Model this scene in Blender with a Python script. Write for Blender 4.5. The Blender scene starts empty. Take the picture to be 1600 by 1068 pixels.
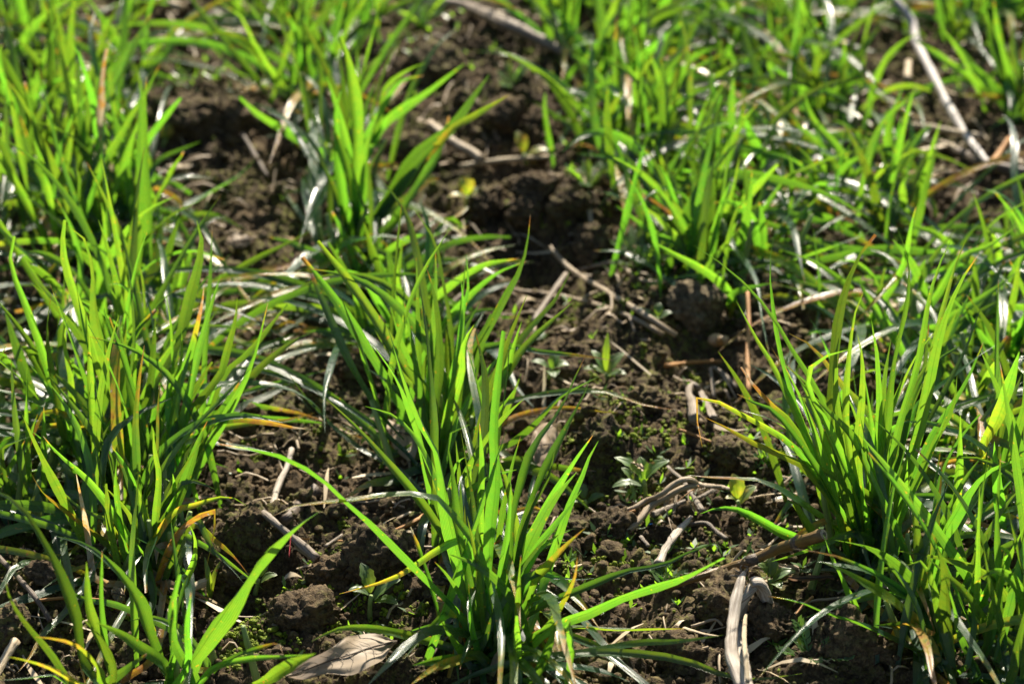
import bpy, math, random
import numpy as np
from mathutils import Vector, Matrix

SC = bpy.context.scene
COL = SC.collection
R = math.radians

# ------------------------------------------------------------------ camera
CAM_H, PITCH, FPX = 0.67, R(28.0), 5078.0          # metres, down-tilt, focal length in photo pixels (1600 wide)
cam_data = bpy.data.cameras.new('camera')
cam_data.sensor_width = 36.0
cam_data.lens = 36.0 * FPX / 1600.0
cam_data.clip_start, cam_data.clip_end = 0.05, 500.0
cam_data.dof.use_dof = True
cam_data.dof.focus_distance = 1.235
cam_data.dof.aperture_fstop = 12.0
cam = bpy.data.objects.new('camera', cam_data)
COL.objects.link(cam)
cam.location = (0, 0, CAM_H)
cam.rotation_euler = (math.pi / 2 - PITCH, 0, 0)
SC.camera = cam

# ------------------------------------------------------------------ sky and sun
SUN_EL, SUN_AZ = R(40.0), R(9.0)                  # low sun beyond the field, a little to the right
w = bpy.data.worlds.new('World')
SC.world = w
w.use_nodes = True
wn = w.node_tree
sky = wn.nodes.new('ShaderNodeTexSky')
sky.sky_type = 'NISHITA'
sky.sun_disc = False
sky.sun_elevation = SUN_EL
sky.sun_rotation = SUN_AZ
bg = wn.nodes['Background']
bg.inputs['Strength'].default_value = 0.05
wn.links.new(sky.outputs['Color'], bg.inputs['Color'])

sun_d = bpy.data.lights.new('sun', 'SUN')
sun_d.energy = 5.0
sun_d.angle = R(0.5)
sun_d.color = (1.0, 0.91, 0.74)
sun = bpy.data.objects.new('sun', sun_d)
COL.objects.link(sun)
to_sun = Vector((math.sin(SUN_AZ) * math.cos(SUN_EL), math.cos(SUN_AZ) * math.cos(SUN_EL), math.sin(SUN_EL)))
sun.rotation_euler = to_sun.to_track_quat('Z', 'Y').to_euler()
sun.location = to_sun * 5

SC.view_settings.view_transform = 'Standard'
SC.view_settings.look = 'None'
SC.view_settings.exposure = 1.32
SC.view_settings.gamma = 1.0
SC.view_settings.use_curve_mapping = False
SC.render.engine = 'CYCLES'
SC.cycles.use_denoising = True
SC.cycles.max_bounces = 8
SC.cycles.transmission_bounces = 8
SC.cycles.diffuse_bounces = 3

# ------------------------------------------------------------------ helpers
FWD = np.array([0.0, math.cos(PITCH), -math.sin(PITCH)])
UP = np.array([0.0, math.sin(PITCH), math.cos(PITCH)])
CAMP = np.array([0.0, 0.0, CAM_H])


def ray(u, v):
    """direction from the camera through photo pixel u, v (scaled so that its y is 1)"""
    d = FWD + np.array([1.0, 0, 0]) * ((u - 800.0) / FPX) + UP * ((534.0 - v) / FPX)
    return d / d[1]


def at_y(u, v, y):
    return CAMP + ray(u, v) * y


def link(o, parent=None):
    COL.objects.link(o)
    if parent:
        o.parent = parent
    return o


def mesh_obj(name, verts, faces, mat, parent=None, smooth=True, uv=None, age=None):
    me = bpy.data.meshes.new(name)
    me.from_pydata([tuple(v) for v in verts], [], faces)
    if uv is not None:
        lay = me.uv_layers.new(name='UVMap')
        idx = np.empty(len(me.loops), dtype=np.int32)
        me.loops.foreach_get('vertex_index', idx)
        lay.data.foreach_set('uv', np.asarray(uv, dtype=np.float32)[idx].ravel())
    if age is not None:
        at = me.attributes.new('age', 'FLOAT', 'POINT')
        at.data.foreach_set('value', np.asarray(age, dtype=np.float32))
    if smooth:
        me.polygons.foreach_set('use_smooth', [True] * len(me.polygons))
    me.materials.append(mat)
    me.update()
    return link(bpy.data.objects.new(name, me), parent)


def big_mesh(name, V, F, mat, parent=None, smooth=True):
    """fast path: F is an (n,k) int array of equal-size faces"""
    me = bpy.data.meshes.new(name)
    n, k = F.shape
    me.vertices.add(len(V))
    me.vertices.foreach_set('co', np.asarray(V, dtype=np.float32).ravel())
    me.loops.add(n * k)
    me.loops.foreach_set('vertex_index', F.astype(np.int32).ravel())
    me.polygons.add(n)
    me.polygons.foreach_set('loop_start', np.arange(0, n * k, k, dtype=np.int32))
    me.update(calc_edges=True)
    me.polygons.foreach_set('use_smooth', np.full(n, smooth))
    me.materials.append(mat)
    me.update()
    return link(bpy.data.objects.new(name, me), parent)


def thing(name, label, cat, loc, group=None):
    o = bpy.data.objects.new(name, None)
    o.empty_display_size = 0.01
    link(o)
    o.location = loc
    return tag(o, label, cat, group)


def tag(o, label, cat, group=None):
    o['label'] = label
    o['category'] = cat
    if group:
        o['group'] = group
    return o


CROP = {'c1': (0, 0, .3375), 'c2': (530, 0, .3375), 'c3': (1060, 0, .3375), 'c4': (0, 350, .3375),
        'c5': (530, 350, .3375), 'c6': (1060, 350, .3375), 'c7': (0, 708, .3375), 'c8': (530, 708, .3375),
        'c9': (1060, 708, .3375), 'p': (0, 0, 1.0), 'z1': (1080, 860, .1872), 'z8': (940, 700, .1685),
        'zl': (400, 880, .25), 'zd': (540, 620, .1404), 'z6': (380, 760, .1875)}


def px(code, txt):
    ox, oy, s = CROP[code]
    n = [float(t) for t in txt.split()]
    return [(ox + n[i] * s, oy + n[i + 1] * s) for i in range(0, len(n), 2)]


def spline(P, n):
    """Catmull-Rom through the points, resampled to n evenly spaced points"""
    P = np.asarray(P, float)
    if len(P) == 2:
        t = np.linspace(0, 1, n)[:, None]
        return P[0] * (1 - t) + P[1] * t
    Q = np.vstack([2 * P[0] - P[1], P, 2 * P[-1] - P[-2]])
    out = []
    for i in range(1, len(Q) - 2):
        t = np.linspace(0, 1, 14, endpoint=False)[:, None]
        a, b, c, d = Q[i - 1], Q[i], Q[i + 1], Q[i + 2]
        out.append(.5 * (2 * b + (c - a) * t + (2 * a - 5 * b + 4 * c - d) * t ** 2 + (3 * b - a - 3 * c + d) * t ** 3))
    out.append(P[-1:])
    out = np.vstack(out)
    L = np.concatenate([[0], np.cumsum(np.linalg.norm(np.diff(out, axis=0), axis=1))])
    s = np.linspace(0, L[-1], n)
    return np.stack([np.interp(s, L, out[:, k]) for k in range(out.shape[1])], 1)


def unit(a):
    return a / (np.linalg.norm(a, axis=-1, keepdims=True) + 1e-12)


# ---- noise
def hsh(ix, iy, k):
    return np.modf(np.abs(np.sin(ix * 127.1 + iy * 311.7 + k * 74.7) * 43758.5453))[0]


def vnoise(x, y, k=0):
    ix, iy = np.floor(x), np.floor(y)
    fx, fy = x - ix, y - iy
    fx = fx * fx * (3 - 2 * fx)
    fy = fy * fy * (3 - 2 * fy)
    a, b = hsh(ix, iy, k), hsh(ix + 1, iy, k)
    c, d = hsh(ix, iy + 1, k), hsh(ix + 1, iy + 1, k)
    return (a * (1 - fx) + b * fx) * (1 - fy) + (c * (1 - fx) + d * fx) * fy - .5


def lumps(x, y, cell, k, dens=.8, rlo=.35, rhi=.75):
    """height of half-round lumps scattered one to a jittered cell (metres)"""
    gx, gy = x / cell, y / cell
    ix, iy = np.floor(gx), np.floor(gy)
    out = np.zeros_like(gx)
    for dx in (-1, 0, 1):
        for dy in (-1, 0, 1):
            cx, cy = ix + dx, iy + dy
            px_, py_ = cx + hsh(cx, cy, k), cy + hsh(cx, cy, k + 1)
            r = rlo + (rhi - rlo) * hsh(cx, cy, k + 2)
            on = hsh(cx, cy, k + 3) < dens
            d2 = (gx - px_) ** 2 + (gy - py_) ** 2
            out = np.maximum(out, np.where(on, np.sqrt(np.maximum(r * r - d2, 0)), 0))
    return out * cell


# ------------------------------------------------------------------ materials
def new_mat(name):
    m = bpy.data.materials.new(name)
    m.use_nodes = True
    nt = m.node_tree
    nt.nodes.clear()
    out = nt.nodes.new('ShaderNodeOutputMaterial')
    return m, nt, out


def N(nt, typ, **kw):
    n = nt.nodes.new(typ)
    for k, v in kw.items():
        if k in n.inputs.keys():
            n.inputs[k].default_value = v
        else:
            setattr(n, k, v)
    return n


def ramp(nt, stops, src):
    r = nt.nodes.new('ShaderNodeValToRGB')
    el = r.color_ramp.elements
    while len(el) < len(stops):
        el.new(.5)
    for e, (p, c) in zip(el, stops):
        e.position = p
        e.color = (*c, 1)
    nt.links.new(src, r.inputs['Fac'])
    return r.outputs['Color']


def mixc(nt, a, b, fac, mode='MIX'):
    m = nt.nodes.new('ShaderNodeMix')
    m.data_type = 'RGBA'
    m.blend_type = mode
    for s, v in ((0, fac), (6, a), (7, b)):
        if hasattr(v, 'links'):
            nt.links.new(v, m.inputs[s])
        else:
            m.inputs[s].default_value = v if s == 0 else (*v, 1)
    return m.outputs[2]


def maprange(nt, src, a, b, c, d):
    m = N(nt, 'ShaderNodeMapRange')
    nt.links.new(src, m.inputs[0])
    for i, v in enumerate((a, b, c, d)):
        m.inputs[i + 1].default_value = v
    return m.outputs[0]


def leaf_material(name, front, back, veins=13.0, trans=.48, rough=.27, spec=.85, vein_amt=.24):
    """thin leaf: a glossy face that reflects, and light let through; colour runs with the age of the tissue"""
    m, nt, out = new_mat(name)
    L = nt.links.new
    at = N(nt, 'ShaderNodeAttribute', attribute_name='age')
    info = N(nt, 'ShaderNodeObjectInfo')
    uv = N(nt, 'ShaderNodeTexCoord')
    sep = N(nt, 'ShaderNodeSeparateXYZ')
    L(uv.outputs['UV'], sep.inputs[0])
    # blotches push the age about so that yellowing has ragged edges
    nz = N(nt, 'ShaderNodeTexNoise', Scale=260.0, Detail=3.0)
    L(uv.outputs['Object'], nz.inputs['Vector'])
    ad = N(nt, 'ShaderNodeMath', operation='MULTIPLY_ADD')
    L(maprange(nt, nz.outputs[0], .3, .7, -.24, .24), ad.inputs[0])
    gate = maprange(nt, at.outputs['Fac'], .05, .4, .15, 1.0)
    L(gate, ad.inputs[1])
    L(at.outputs['Fac'], ad.inputs[2])
    age = ad.outputs[0]
    # small brown specks and bites of disease
    sp = N(nt, 'ShaderNodeTexNoise', Scale=420.0, Detail=1.0)
    L(uv.outputs['Object'], sp.inputs['Vector'])
    spk = N(nt, 'ShaderNodeMath', operation='ADD')
    L(maprange(nt, sp.outputs[0], .70, .78, 0, .5), spk.inputs[0])
    L(age, spk.inputs[1])
    age = spk.outputs[0]
    cf = ramp(nt, front, age)
    cb = ramp(nt, back, age)
    # veins along the blade
    mu = N(nt, 'ShaderNodeMath', operation='MULTIPLY')
    L(sep.outputs['X'], mu.inputs[0])
    mu.inputs[1].default_value = veins * 2 * math.pi
    si = N(nt, 'ShaderNodeMath', operation='SINE')
    L(mu.outputs[0], si.inputs[0])
    vein = maprange(nt, si.outputs[0], -1, 1, 1 - vein_amt, 1 + vein_amt)
    # midrib
    mr = N(nt, 'ShaderNodeMath', operation='SUBTRACT')
    L(sep.outputs['X'], mr.inputs[0])
    mr.inputs[1].default_value = .5
    ab = N(nt, 'ShaderNodeMath', operation='ABSOLUTE')
    L(mr.outputs[0], ab.inputs[0])
    rib = maprange(nt, ab.outputs[0], .02, .07, .72, 1.0)
    vm = N(nt, 'ShaderNodeMath', operation='MULTIPLY')
    L(vein, vm.inputs[0])
    L(rib, vm.inputs[1])
    var = maprange(nt, info.outputs['Random'], 0, 1, .42, 1.38)
    vv = N(nt, 'ShaderNodeMath', operation='MULTIPLY')
    L(vm.outputs[0], vv.inputs[0])
    L(var, vv.inputs[1])
    cbm = N(nt, 'ShaderNodeHueSaturation')
    L(cb, cbm.inputs['Color'])
    L(vv.outputs[0], cbm.inputs['Value'])
    L(maprange(nt, info.outputs['Random'], 0, 1, .488, .515), cbm.inputs['Hue'])
    cfm = N(nt, 'ShaderNodeHueSaturation')
    L(cf, cfm.inputs['Color'])
    L(vein, cfm.inputs['Value'])
    p = N(nt, 'ShaderNodeBsdfPrincipled')
    L(cfm.outputs[0], p.inputs['Base Color'])
    rn = N(nt, 'ShaderNodeTexNoise', Scale=90.0, Detail=2.0)
    L(uv.outputs['Object'], rn.inputs['Vector'])
    L(maprange(nt, rn.outputs[0], .3, .7, rough - .09, rough + .14), p.inputs['Roughness'])
    p.inputs['Specular IOR Level'].default_value = spec
    bp = N(nt, 'ShaderNodeBump', Strength=.35, Distance=.0002)
    L(si.outputs[0], bp.inputs['Height'])
    L(bp.outputs[0], p.inputs['Normal'])
    t = N(nt, 'ShaderNodeBsdfTranslucent')
    L(cbm.outputs[0], t.inputs['Color'])
    mx = N(nt, 'ShaderNodeMixShader')
    mx.inputs[0].default_value = trans
    L(p.outputs[0], mx.inputs[1])
    L(t.outputs[0], mx.inputs[2])
    L(mx.outputs[0], out.inputs['Surface'])
    return m


M = {}
M['wheat'] = leaf_material('wheat_blade',
    [(0, (.018, .064, .044)), (.3, (.12, .19, .03)), (.5, (.42, .30, .04)), (.72, (.34, .15, .04)), (1, (.42, .35, .24))],
    [(0, (.172, .425, .020)), (.3, (.42, .50, .02)), (.5, (.62, .42, .03)), (.72, (.5, .22, .04)), (1, (.50, .42, .28))])
M['weed'] = leaf_material('weed_leaf',
    [(0, (.07, .14, .05)), (.3, (.12, .2, .04)), (.5, (.4, .33, .05)), (.72, (.34, .15, .04)), (1, (.4, .34, .26))],
    [(0, (.34, .62, .03)), (.3, (.55, .70, .03)), (.5, (.8, .62, .04)), (.72, (.7, .3, .05)), (1, (.6, .5, .3))],
    veins=3.0, trans=.45, rough=.42, vein_amt=.1)
M['dry_leaf'] = leaf_material('dry_leaf',
    [(0, (.40, .32, .24)), (.5, (.36, .26, .17)), (1, (.30, .20, .13))],
    [(0, (.62, .52, .42)), (.5, (.6, .42, .28)), (1, (.5, .3, .16))],
    veins=4.0, trans=.35, rough=.6, spec=.3, vein_amt=.05)


def earth_material(name, dark, light, green=None, rough=.85):
    m, nt, out = new_mat(name)
    L = nt.links.new
    co = N(nt, 'ShaderNodeTexCoord')
    geo = N(nt, 'ShaderNodeNewGeometry')
    n1 = N(nt, 'ShaderNodeTexNoise', Scale=38.0, Detail=6.0, Roughness=.65)
    n2 = N(nt, 'ShaderNodeTexNoise', Scale=900.0, Detail=4.0, Roughness=.7)
    n3 = N(nt, 'ShaderNodeTexNoise', Scale=330.0, Detail=3.0, Roughness=.6)
    for n in (n1, n2, n3):
        L(geo.outputs['Position'], n.inputs['Vector'])
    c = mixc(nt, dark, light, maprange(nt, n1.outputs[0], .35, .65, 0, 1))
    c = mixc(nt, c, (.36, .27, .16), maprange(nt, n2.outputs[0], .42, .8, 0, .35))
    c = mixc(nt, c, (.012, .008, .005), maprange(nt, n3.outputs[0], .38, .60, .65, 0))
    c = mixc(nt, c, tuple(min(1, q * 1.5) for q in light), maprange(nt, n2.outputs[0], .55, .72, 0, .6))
    if green:
        # algae film and moss dust in patches
        n4 = N(nt, 'ShaderNodeTexNoise', Scale=22.0, Detail=5.0, Roughness=.7)
        L(geo.outputs['Position'], n4.inputs['Vector'])
        mk = N(nt, 'ShaderNodeMath', operation='MULTIPLY')
        L(maprange(nt, n4.outputs[0], .44, .62, 0, 1), mk.inputs[0])
        L(maprange(nt, n3.outputs[0], .45, .62, 0, .75), mk.inputs[1])
        c = mixc(nt, c, green, mk.outputs[0])
    p = N(nt, 'ShaderNodeBsdfPrincipled', Roughness=rough)
    p.inputs['Specular IOR Level'].default_value = .18
    L(c, p.inputs['Base Color'])
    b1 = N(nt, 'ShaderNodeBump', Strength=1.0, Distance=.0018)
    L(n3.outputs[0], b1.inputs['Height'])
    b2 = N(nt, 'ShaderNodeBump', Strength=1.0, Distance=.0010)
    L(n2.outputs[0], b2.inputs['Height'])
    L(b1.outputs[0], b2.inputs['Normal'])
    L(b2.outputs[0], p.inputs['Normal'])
    L(p.outputs[0], out.inputs['Surface'])
    return m


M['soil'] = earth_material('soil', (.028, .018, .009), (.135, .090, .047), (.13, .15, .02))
M['clod'] = earth_material('clod', (.034, .022, .011), (.155, .106, .058), (.12, .14, .03))
M['grey_clod'] = earth_material('grey_clod', (.12, .095, .055), (.23, .18, .115))
M['moss'] = earth_material('moss', (.16, .26, .012), (.30, .38, .02), (.16, .22, .01), .7)


def wood_material(name, dark, light, scale=(500, 500, 40), rough=.6, streak=.6, spec=.4):
    """dead stalk: streaks of two tones along it (the v of its own uv), fine relief"""
    m, nt, out = new_mat(name)
    L = nt.links.new
    co = N(nt, 'ShaderNodeTexCoord')
    mp = N(nt, 'ShaderNodeMapping')
    L(co.outputs['UV'], mp.inputs[0])
    mp.inputs['Scale'].default_value = (10, .55, 1)
    n1 = N(nt, 'ShaderNodeTexNoise', Scale=1.6, Detail=5.0, Roughness=.65)
    L(mp.outputs[0], n1.inputs['Vector'])
    n2 = N(nt, 'ShaderNodeTexNoise', Scale=150.0, Detail=4.0)
    L(co.outputs['Object'], n2.inputs['Vector'])
    c = mixc(nt, dark, light, maprange(nt, n1.outputs[0], .5 - streak / 4, .5 + streak / 4, 0, 1))
    c = mixc(nt, c, dark, maprange(nt, n2.outputs[0], .5, .75, 0, .6))
    p = N(nt, 'ShaderNodeBsdfPrincipled', Roughness=rough)
    p.inputs['Specular IOR Level'].default_value = spec
    L(c, p.inputs['Base Color'])
    b1 = N(nt, 'ShaderNodeBump', Strength=.8, Distance=.0006)
    L(n1.outputs[0], b1.inputs['Height'])
    b2 = N(nt, 'ShaderNodeBump', Strength=.4, Distance=.0004)
    L(n2.outputs[0], b2.inputs['Height'])
    L(b1.outputs[0], b2.inputs['Normal'])
    L(b2.outputs[0], p.inputs['Normal'])
    L(p.outputs[0], out.inputs['Surface'])
    return m


M['bleached'] = wood_material('bleached_stalk', (.13, .09, .06), (.62, .55, .47), streak=.8)
M['white_stick'] = wood_material('white_stick', (.34, .29, .27), (.72, .68, .66))
M['straw'] = wood_material('straw', (.20, .14, .085), (.44, .35, .24))
M['pale_straw'] = wood_material('pale_straw', (.30, .22, .13), (.54, .45, .31))
M['bark'] = wood_material('bark', (.055, .038, .028), (.17, .125, .09))
M['grey_wood'] = wood_material('grey_wood', (.12, .09, .065), (.30, .245, .19))
M['orange'] = wood_material('orange_stalk', (.24, .10, .03), (.55, .28, .08))
M['olive'] = wood_material('olive_stem', (.10, .052, .02), (.23, .145, .035), rough=.38, streak=.9)
M['red'] = wood_material('red_thread', (.5, .02, .03), (.75, .05, .06))
M['shoot'] = wood_material('shoot', (.14, .24, .05), (.34, .42, .14), rough=.45, streak=.9)
M['husk'] = wood_material('husk', (.30, .17, .08), (.58, .40, .24))


def beetle():
    m, nt, out = new_mat('blue_shell')
    p = N(nt, 'ShaderNodeBsdfPrincipled', Roughness=.18, Metallic=.8)
    n = N(nt, 'ShaderNodeTexNoise', Scale=300.0)
    c = ramp(nt, [(.35, (.03, .09, .4)), (.65, (.06, .35, .6))], n.outputs[0])
    nt.links.new(c, p.inputs['Base Color'])
    nt.links.new(p.outputs[0], out.inputs['Surface'])
    return m


M['blue'] = beetle()

# ------------------------------------------------------------------ the ground
STEP = .0014
X0, X1, Y0, Y1 = -.36, .36, .86, 1.95
gx = np.arange(X0, X1 + STEP / 2, STEP)
gy = np.arange(Y0, Y1 + STEP / 2, STEP)
GX, GY = np.meshgrid(gx, gy)


def flat_at(u, v):
    d = ray(u, v)
    y = -CAM_H / d[2]
    return CAMP + d * y


H = .016 * vnoise(GX / .11, GY / .11, 3) + .010 * vnoise(GX / .05, GY / .05, 5)
# mounds (+) and hollows (-) read off the photograph: pixel, radius m, height m
for u, v, r, h in [(790, 160, .030, .016), (800, 250, .020, -.012), (860, 320, .026, .018), (880, 400, .018, -.010),
                   (690, 95, .03, .012), (300, 190, .03, .012), (960, 690, .03, .012), (1150, 690, .022, .010),
                   (900, 760, .016, -.008), (1120, 950, .024, .013), (430, 820, .02, .012), (520, 850, .02, -.006),
                   (600, 870, .022, .008), (1320, 1000, .03, .012), (1240, 940, .014, -.008), (450, 980, .03, .009),
                   (640, 560, .025, -.008), (600, 620, .02, -.010), (1090, 540, .02, -.006), (960, 500, .03, .008),
                   (1290, 230, .02, -.010), (1500, 330, .03, -.008), (740, 820, .02, -.006), (360, 900, .02, -.008)]:
    c = flat_at(u, v)
    H += h * np.exp(-(((GX - c[0]) ** 2 + (GY - c[1]) ** 2) / (r * r)))
wx = .012 * vnoise(GX / .016, GY / .016, 8) + .005 * vnoise(GX / .005, GY / .005, 18)
wy = .012 * vnoise(GX / .016, GY / .016, 9) + .005 * vnoise(GX / .005, GY / .005, 19)
crumb = (.30 * lumps(GX + wx, GY + wy, .034, 11, .6, .3, .6) + .42 * lumps(GX + wx, GY + wy, .013, 21, .7)
         + .65 * lumps(GX + wx / 3, GY + wy / 3, .0066, 31, .75) + .85 * lumps(GX + wx / 6, GY + wy / 6, .0036, 41, .8))
crumb += .0030 * vnoise(GX / .0075, GY / .0075, 51) + .0022 * vnoise(GX / .0034, GY / .0034, 52)
H = H + crumb - .010
edge = np.minimum(np.minimum(GX - X0, X1 - GX), np.minimum(GY - Y0, Y1 - GY))
H = np.where(edge < .03, -.035 + (H + .035) * np.clip(edge / .03, 0, 1), H)


def blur(A, k):
    for ax in (0, 1):
        pad = [(0, 0), (0, 0)]
        pad[ax] = (k + 1, k)
        C = np.cumsum(np.pad(A, pad, mode='edge'), axis=ax)
        n = A.shape[ax]
        A = (np.take(C, range(2 * k + 1, 2 * k + 1 + n), axis=ax) - np.take(C, range(0, n), axis=ax)) / (2 * k + 1)
    return A


HS = blur(blur(H, 5), 5)


def hgt(x, y, A=HS):
    i = int(np.clip((y - Y0) / STEP, 0, len(gy) - 1))
    j = int(np.clip((x - X0) / STEP, 0, len(gx) - 1))
    return float(A[i, j])


def ground(u, v):
    """where the ray through a photo pixel meets the smoothed ground"""
    d = ray(u, v)
    y = .8
    for st in (.01, .001):
        while y < 2.6:
            p = CAMP + d * y
            hh = hgt(p[0], p[1]) if p[1] < Y1 and p[1] > Y0 else 0.0
            if p[2] < hh:
                break
            y += st
        y -= st
    return CAMP + d * y


nxg, nyg = len(gx), len(gy)
ii = (np.arange(nyg - 1)[:, None] * nxg + np.arange(nxg - 1)[None, :]).ravel()
F = np.stack([ii, ii + 1, ii + nxg + 1, ii + nxg], 1)
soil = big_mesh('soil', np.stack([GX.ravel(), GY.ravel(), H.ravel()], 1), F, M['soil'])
soil['kind'] = 'structure'
soil['label'] = 'dark brown crumbly soil between the rows'
g = 60.0
fld = mesh_obj('field', [(-g, -g, -.036), (g, -g, -.036), (g, g, -.036), (-g, g, -.036)], [(0, 1, 2, 3)], M['soil'])
fld['kind'] = 'structure'
fld['label'] = 'bare field around the wheat rows'

# ------------------------------------------------------------------ builders
def blade_mesh(P, width, rng, roll, fold, agef, up=0.0, base_w=.5, tipstart=.55, n=15, twist=0.0):
    """P: (k,3) control points base to tip, in metres; returns verts, faces, uv, age"""
    C = spline(P, n)
    T = unit(np.gradient(C, axis=0))
    V = unit(CAMP - C) * (1 - up) + np.array([0, 0, 1.0]) * up     # lying leaves turn their face to the sky
    W = unit(np.cross(T, V))
    Nn = unit(np.cross(W, T))
    s = np.linspace(0, 1, n)
    a = roll + twist * (s - .3)
    W2 = W * np.cos(a)[:, None] + Nn * np.sin(a)[:, None]
    N2 = unit(np.cross(W2, T))
    prof = np.minimum(1, base_w + (1 - base_w) * np.clip(s / .32, 0, 1) ** .8)
    tp = np.clip((s - tipstart) / (1 - tipstart), 0, 1)
    blunt = rng.random() < .10
    prof = prof * np.maximum(1 - tp ** (3.5 if blunt else 1.7), .35 if blunt else .03)
    wob = 1 + .05 * np.sin(s * 23 + rng.random() * 6)
    hw = width * .5 * prof * wob
    us = np.array([-1, -.5, 0, .5, 1.0])
    verts, uv, age = [], [], []
    rip = rng.random() * 6
    for i in range(n):
        for u in us:
            off = N2[i] * (abs(u) * fold * hw[i]) + N2[i] * (u * .18 * hw[i] * math.sin(s[i] * 17 + rip))
            verts.append(C[i] + W2[i] * (u * hw[i]) + off)
            uv.append((.5 + u * .5, s[i]))
            age.append(agef(s[i], u))
    faces = []
    for i in range(n - 1):
        for j in range(4):
            k = i * 5 + j
            faces.append((k, k + 1, k + 6, k + 5))
    return np.array(verts), faces, uv, age


def age_fn(kind, rng):
    b = rng.random() ** 2 * .09
    sh = rng.random() * 6
    if kind == 'y':                                    # tip gone yellow
        s0 = rng.uniform(.42, .66)
        return lambda s, u: max(b, min(.58, .1 + (s - s0) / (1 - s0) * .55)) + .05 * abs(u)
    if kind == 'e':                                    # yellow towards the base, green at the tip
        return lambda s, u: max(.02, .36 - .5 * s) + .03 * abs(u)
    if kind == 'b':                                    # tip gone brown and dry
        s0 = rng.uniform(.68, .82)
        return lambda s, u: b if s < s0 else min(1.0, .3 + (s - s0) / (1 - s0) * .75) + .03 * u
    if kind == 'd':                                    # wholly dry; a few traced blades use it as painted white glare
        return lambda s, u: .93 + .07 * math.sin(s * 9 + sh)
    if kind == 'o':                                    # orange
        return lambda s, u: .60 + .14 * math.sin(s * 6 + sh) + .05 * u
    if kind == 'w':                                    # yellowing along the whole blade
        return lambda s, u: .26 + .16 * math.sin(s * 5 + sh) + .06 * abs(u)
    e = .06 if rng.random() < .5 else .0
    t0 = rng.uniform(.94, .99)
    if rng.random() < .25:                             # just the very tip is dry
        return lambda s, u: b if s < t0 else .5 + (s - t0) / (1 - t0) * .4
    return lambda s, u: b + e * s


def tube_mesh(C, rad, ns=8, flat=1.0, rough=0.0, rng=None, caps=True, ridge=0.0):
    """a lumpy tube along the points; rad: per-point radii"""
    C = np.asarray(C)
    n = len(C)
    T = unit(np.gradient(C, axis=0))
    ref = np.array([0.13, .2, 1.0])
    A = unit(np.cross(T, ref))
    B = unit(np.cross(A, T))
    verts, uv = [], []
    ph = rng.random() * 6 if rng else 0
    for i in range(n):
        for j in range(ns + 1):
            t = 2 * math.pi * j / ns
            jj = j % ns
            k = 1.0
            if rough and rng:
                k += rough * (hsh(i * 1.7, jj * 3.1, ph) - .5) * 2
            k += ridge * math.sin(jj * 2 * math.pi * 3 / ns + ph)
            verts.append(C[i] + (A[i] * math.cos(t) + B[i] * math.sin(t) * flat) * rad[i] * k)
            uv.append((j / ns, i / max(n - 1, 1) * 4))
    faces = []
    m = ns + 1
    for i in range(n - 1):
        for j in range(ns):
            faces.append((i * m + j, i * m + j + 1, (i + 1) * m + j + 1, (i + 1) * m + j))
    if caps:
        for i in (0, n - 1):
            verts.append(C[i])
            uv.append((.5, i / max(n - 1, 1) * 4))
            c = len(verts) - 1
            for j in range(ns):
                f = (i * m + j, i * m + j + 1, c)
                faces.append(f if i else f[::-1])
    return np.array(verts), faces, uv


def on_ground(pts, lift):
    """photo pixels to points lying lift metres in front of the ground along the view"""
    out = []
    for k, (u, v) in enumerate(pts):
        gp = ground(u, v)
        l = lift[k] if hasattr(lift, '__len__') else lift
        out.append(at_y(u, v, gp[1] - l * 1.6))
    return np.array(out)


def px_m(p):
    return np.linalg.norm(np.asarray(p) - CAMP) / FPX


BLADE_GROUP = 'wheat tufts in rows'
LOW = []


# bare soil and things the photograph shows clear of grass: pixel, radius, how strictly
CLEAR = [(530, 1030, 85), (590, 1010, 50), (1050, 790, 110), (1000, 830, 80), (960, 650, 85), (1080, 640, 60), (1165, 960, 75), (1130, 895, 60), (1220, 870, 50),
         (470, 965, 70), (600, 880, 80), (420, 830, 70), (620, 680, 60), (790, 180, 80), (850, 310, 80), (740, 110, 80), (890, 380, 50),
         (1090, 490, 60), (1000, 480, 80), (900, 450, 70), (850, 560, 60), (650, 1050, 40), (1420, 40, 30), (1450, 100, 35), (1480, 160, 35),
         (1520, 220, 40), (1480, 320, 50), (310, 190, 60), (335, 270, 55), (385, 310, 45), (430, 350, 40), (350, 110, 40), (1000, 580, 80), (1320, 1010, 60), (700, 240, 50), (640, 250, 40),
         (560, 600, 45), (560, 840, 60), (430, 700, 40), (1010, 950, 50), (390, 400, 40), (860, 700, 30), (660, 30, 30), (760, 30, 30), (850, 60, 30)]


def blocked(P, part=1.0):
    for p in P[2:]:
        d = p - CAMP
        z = d @ FWD
        u, v = 800 + FPX * d[0] / z, 534 - FPX * (d @ UP) / z
        for cu, cv, r in CLEAR:
            if (u - cu) ** 2 + (v - cv) ** 2 < (r * part) ** 2:
                return True
    return False


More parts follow.
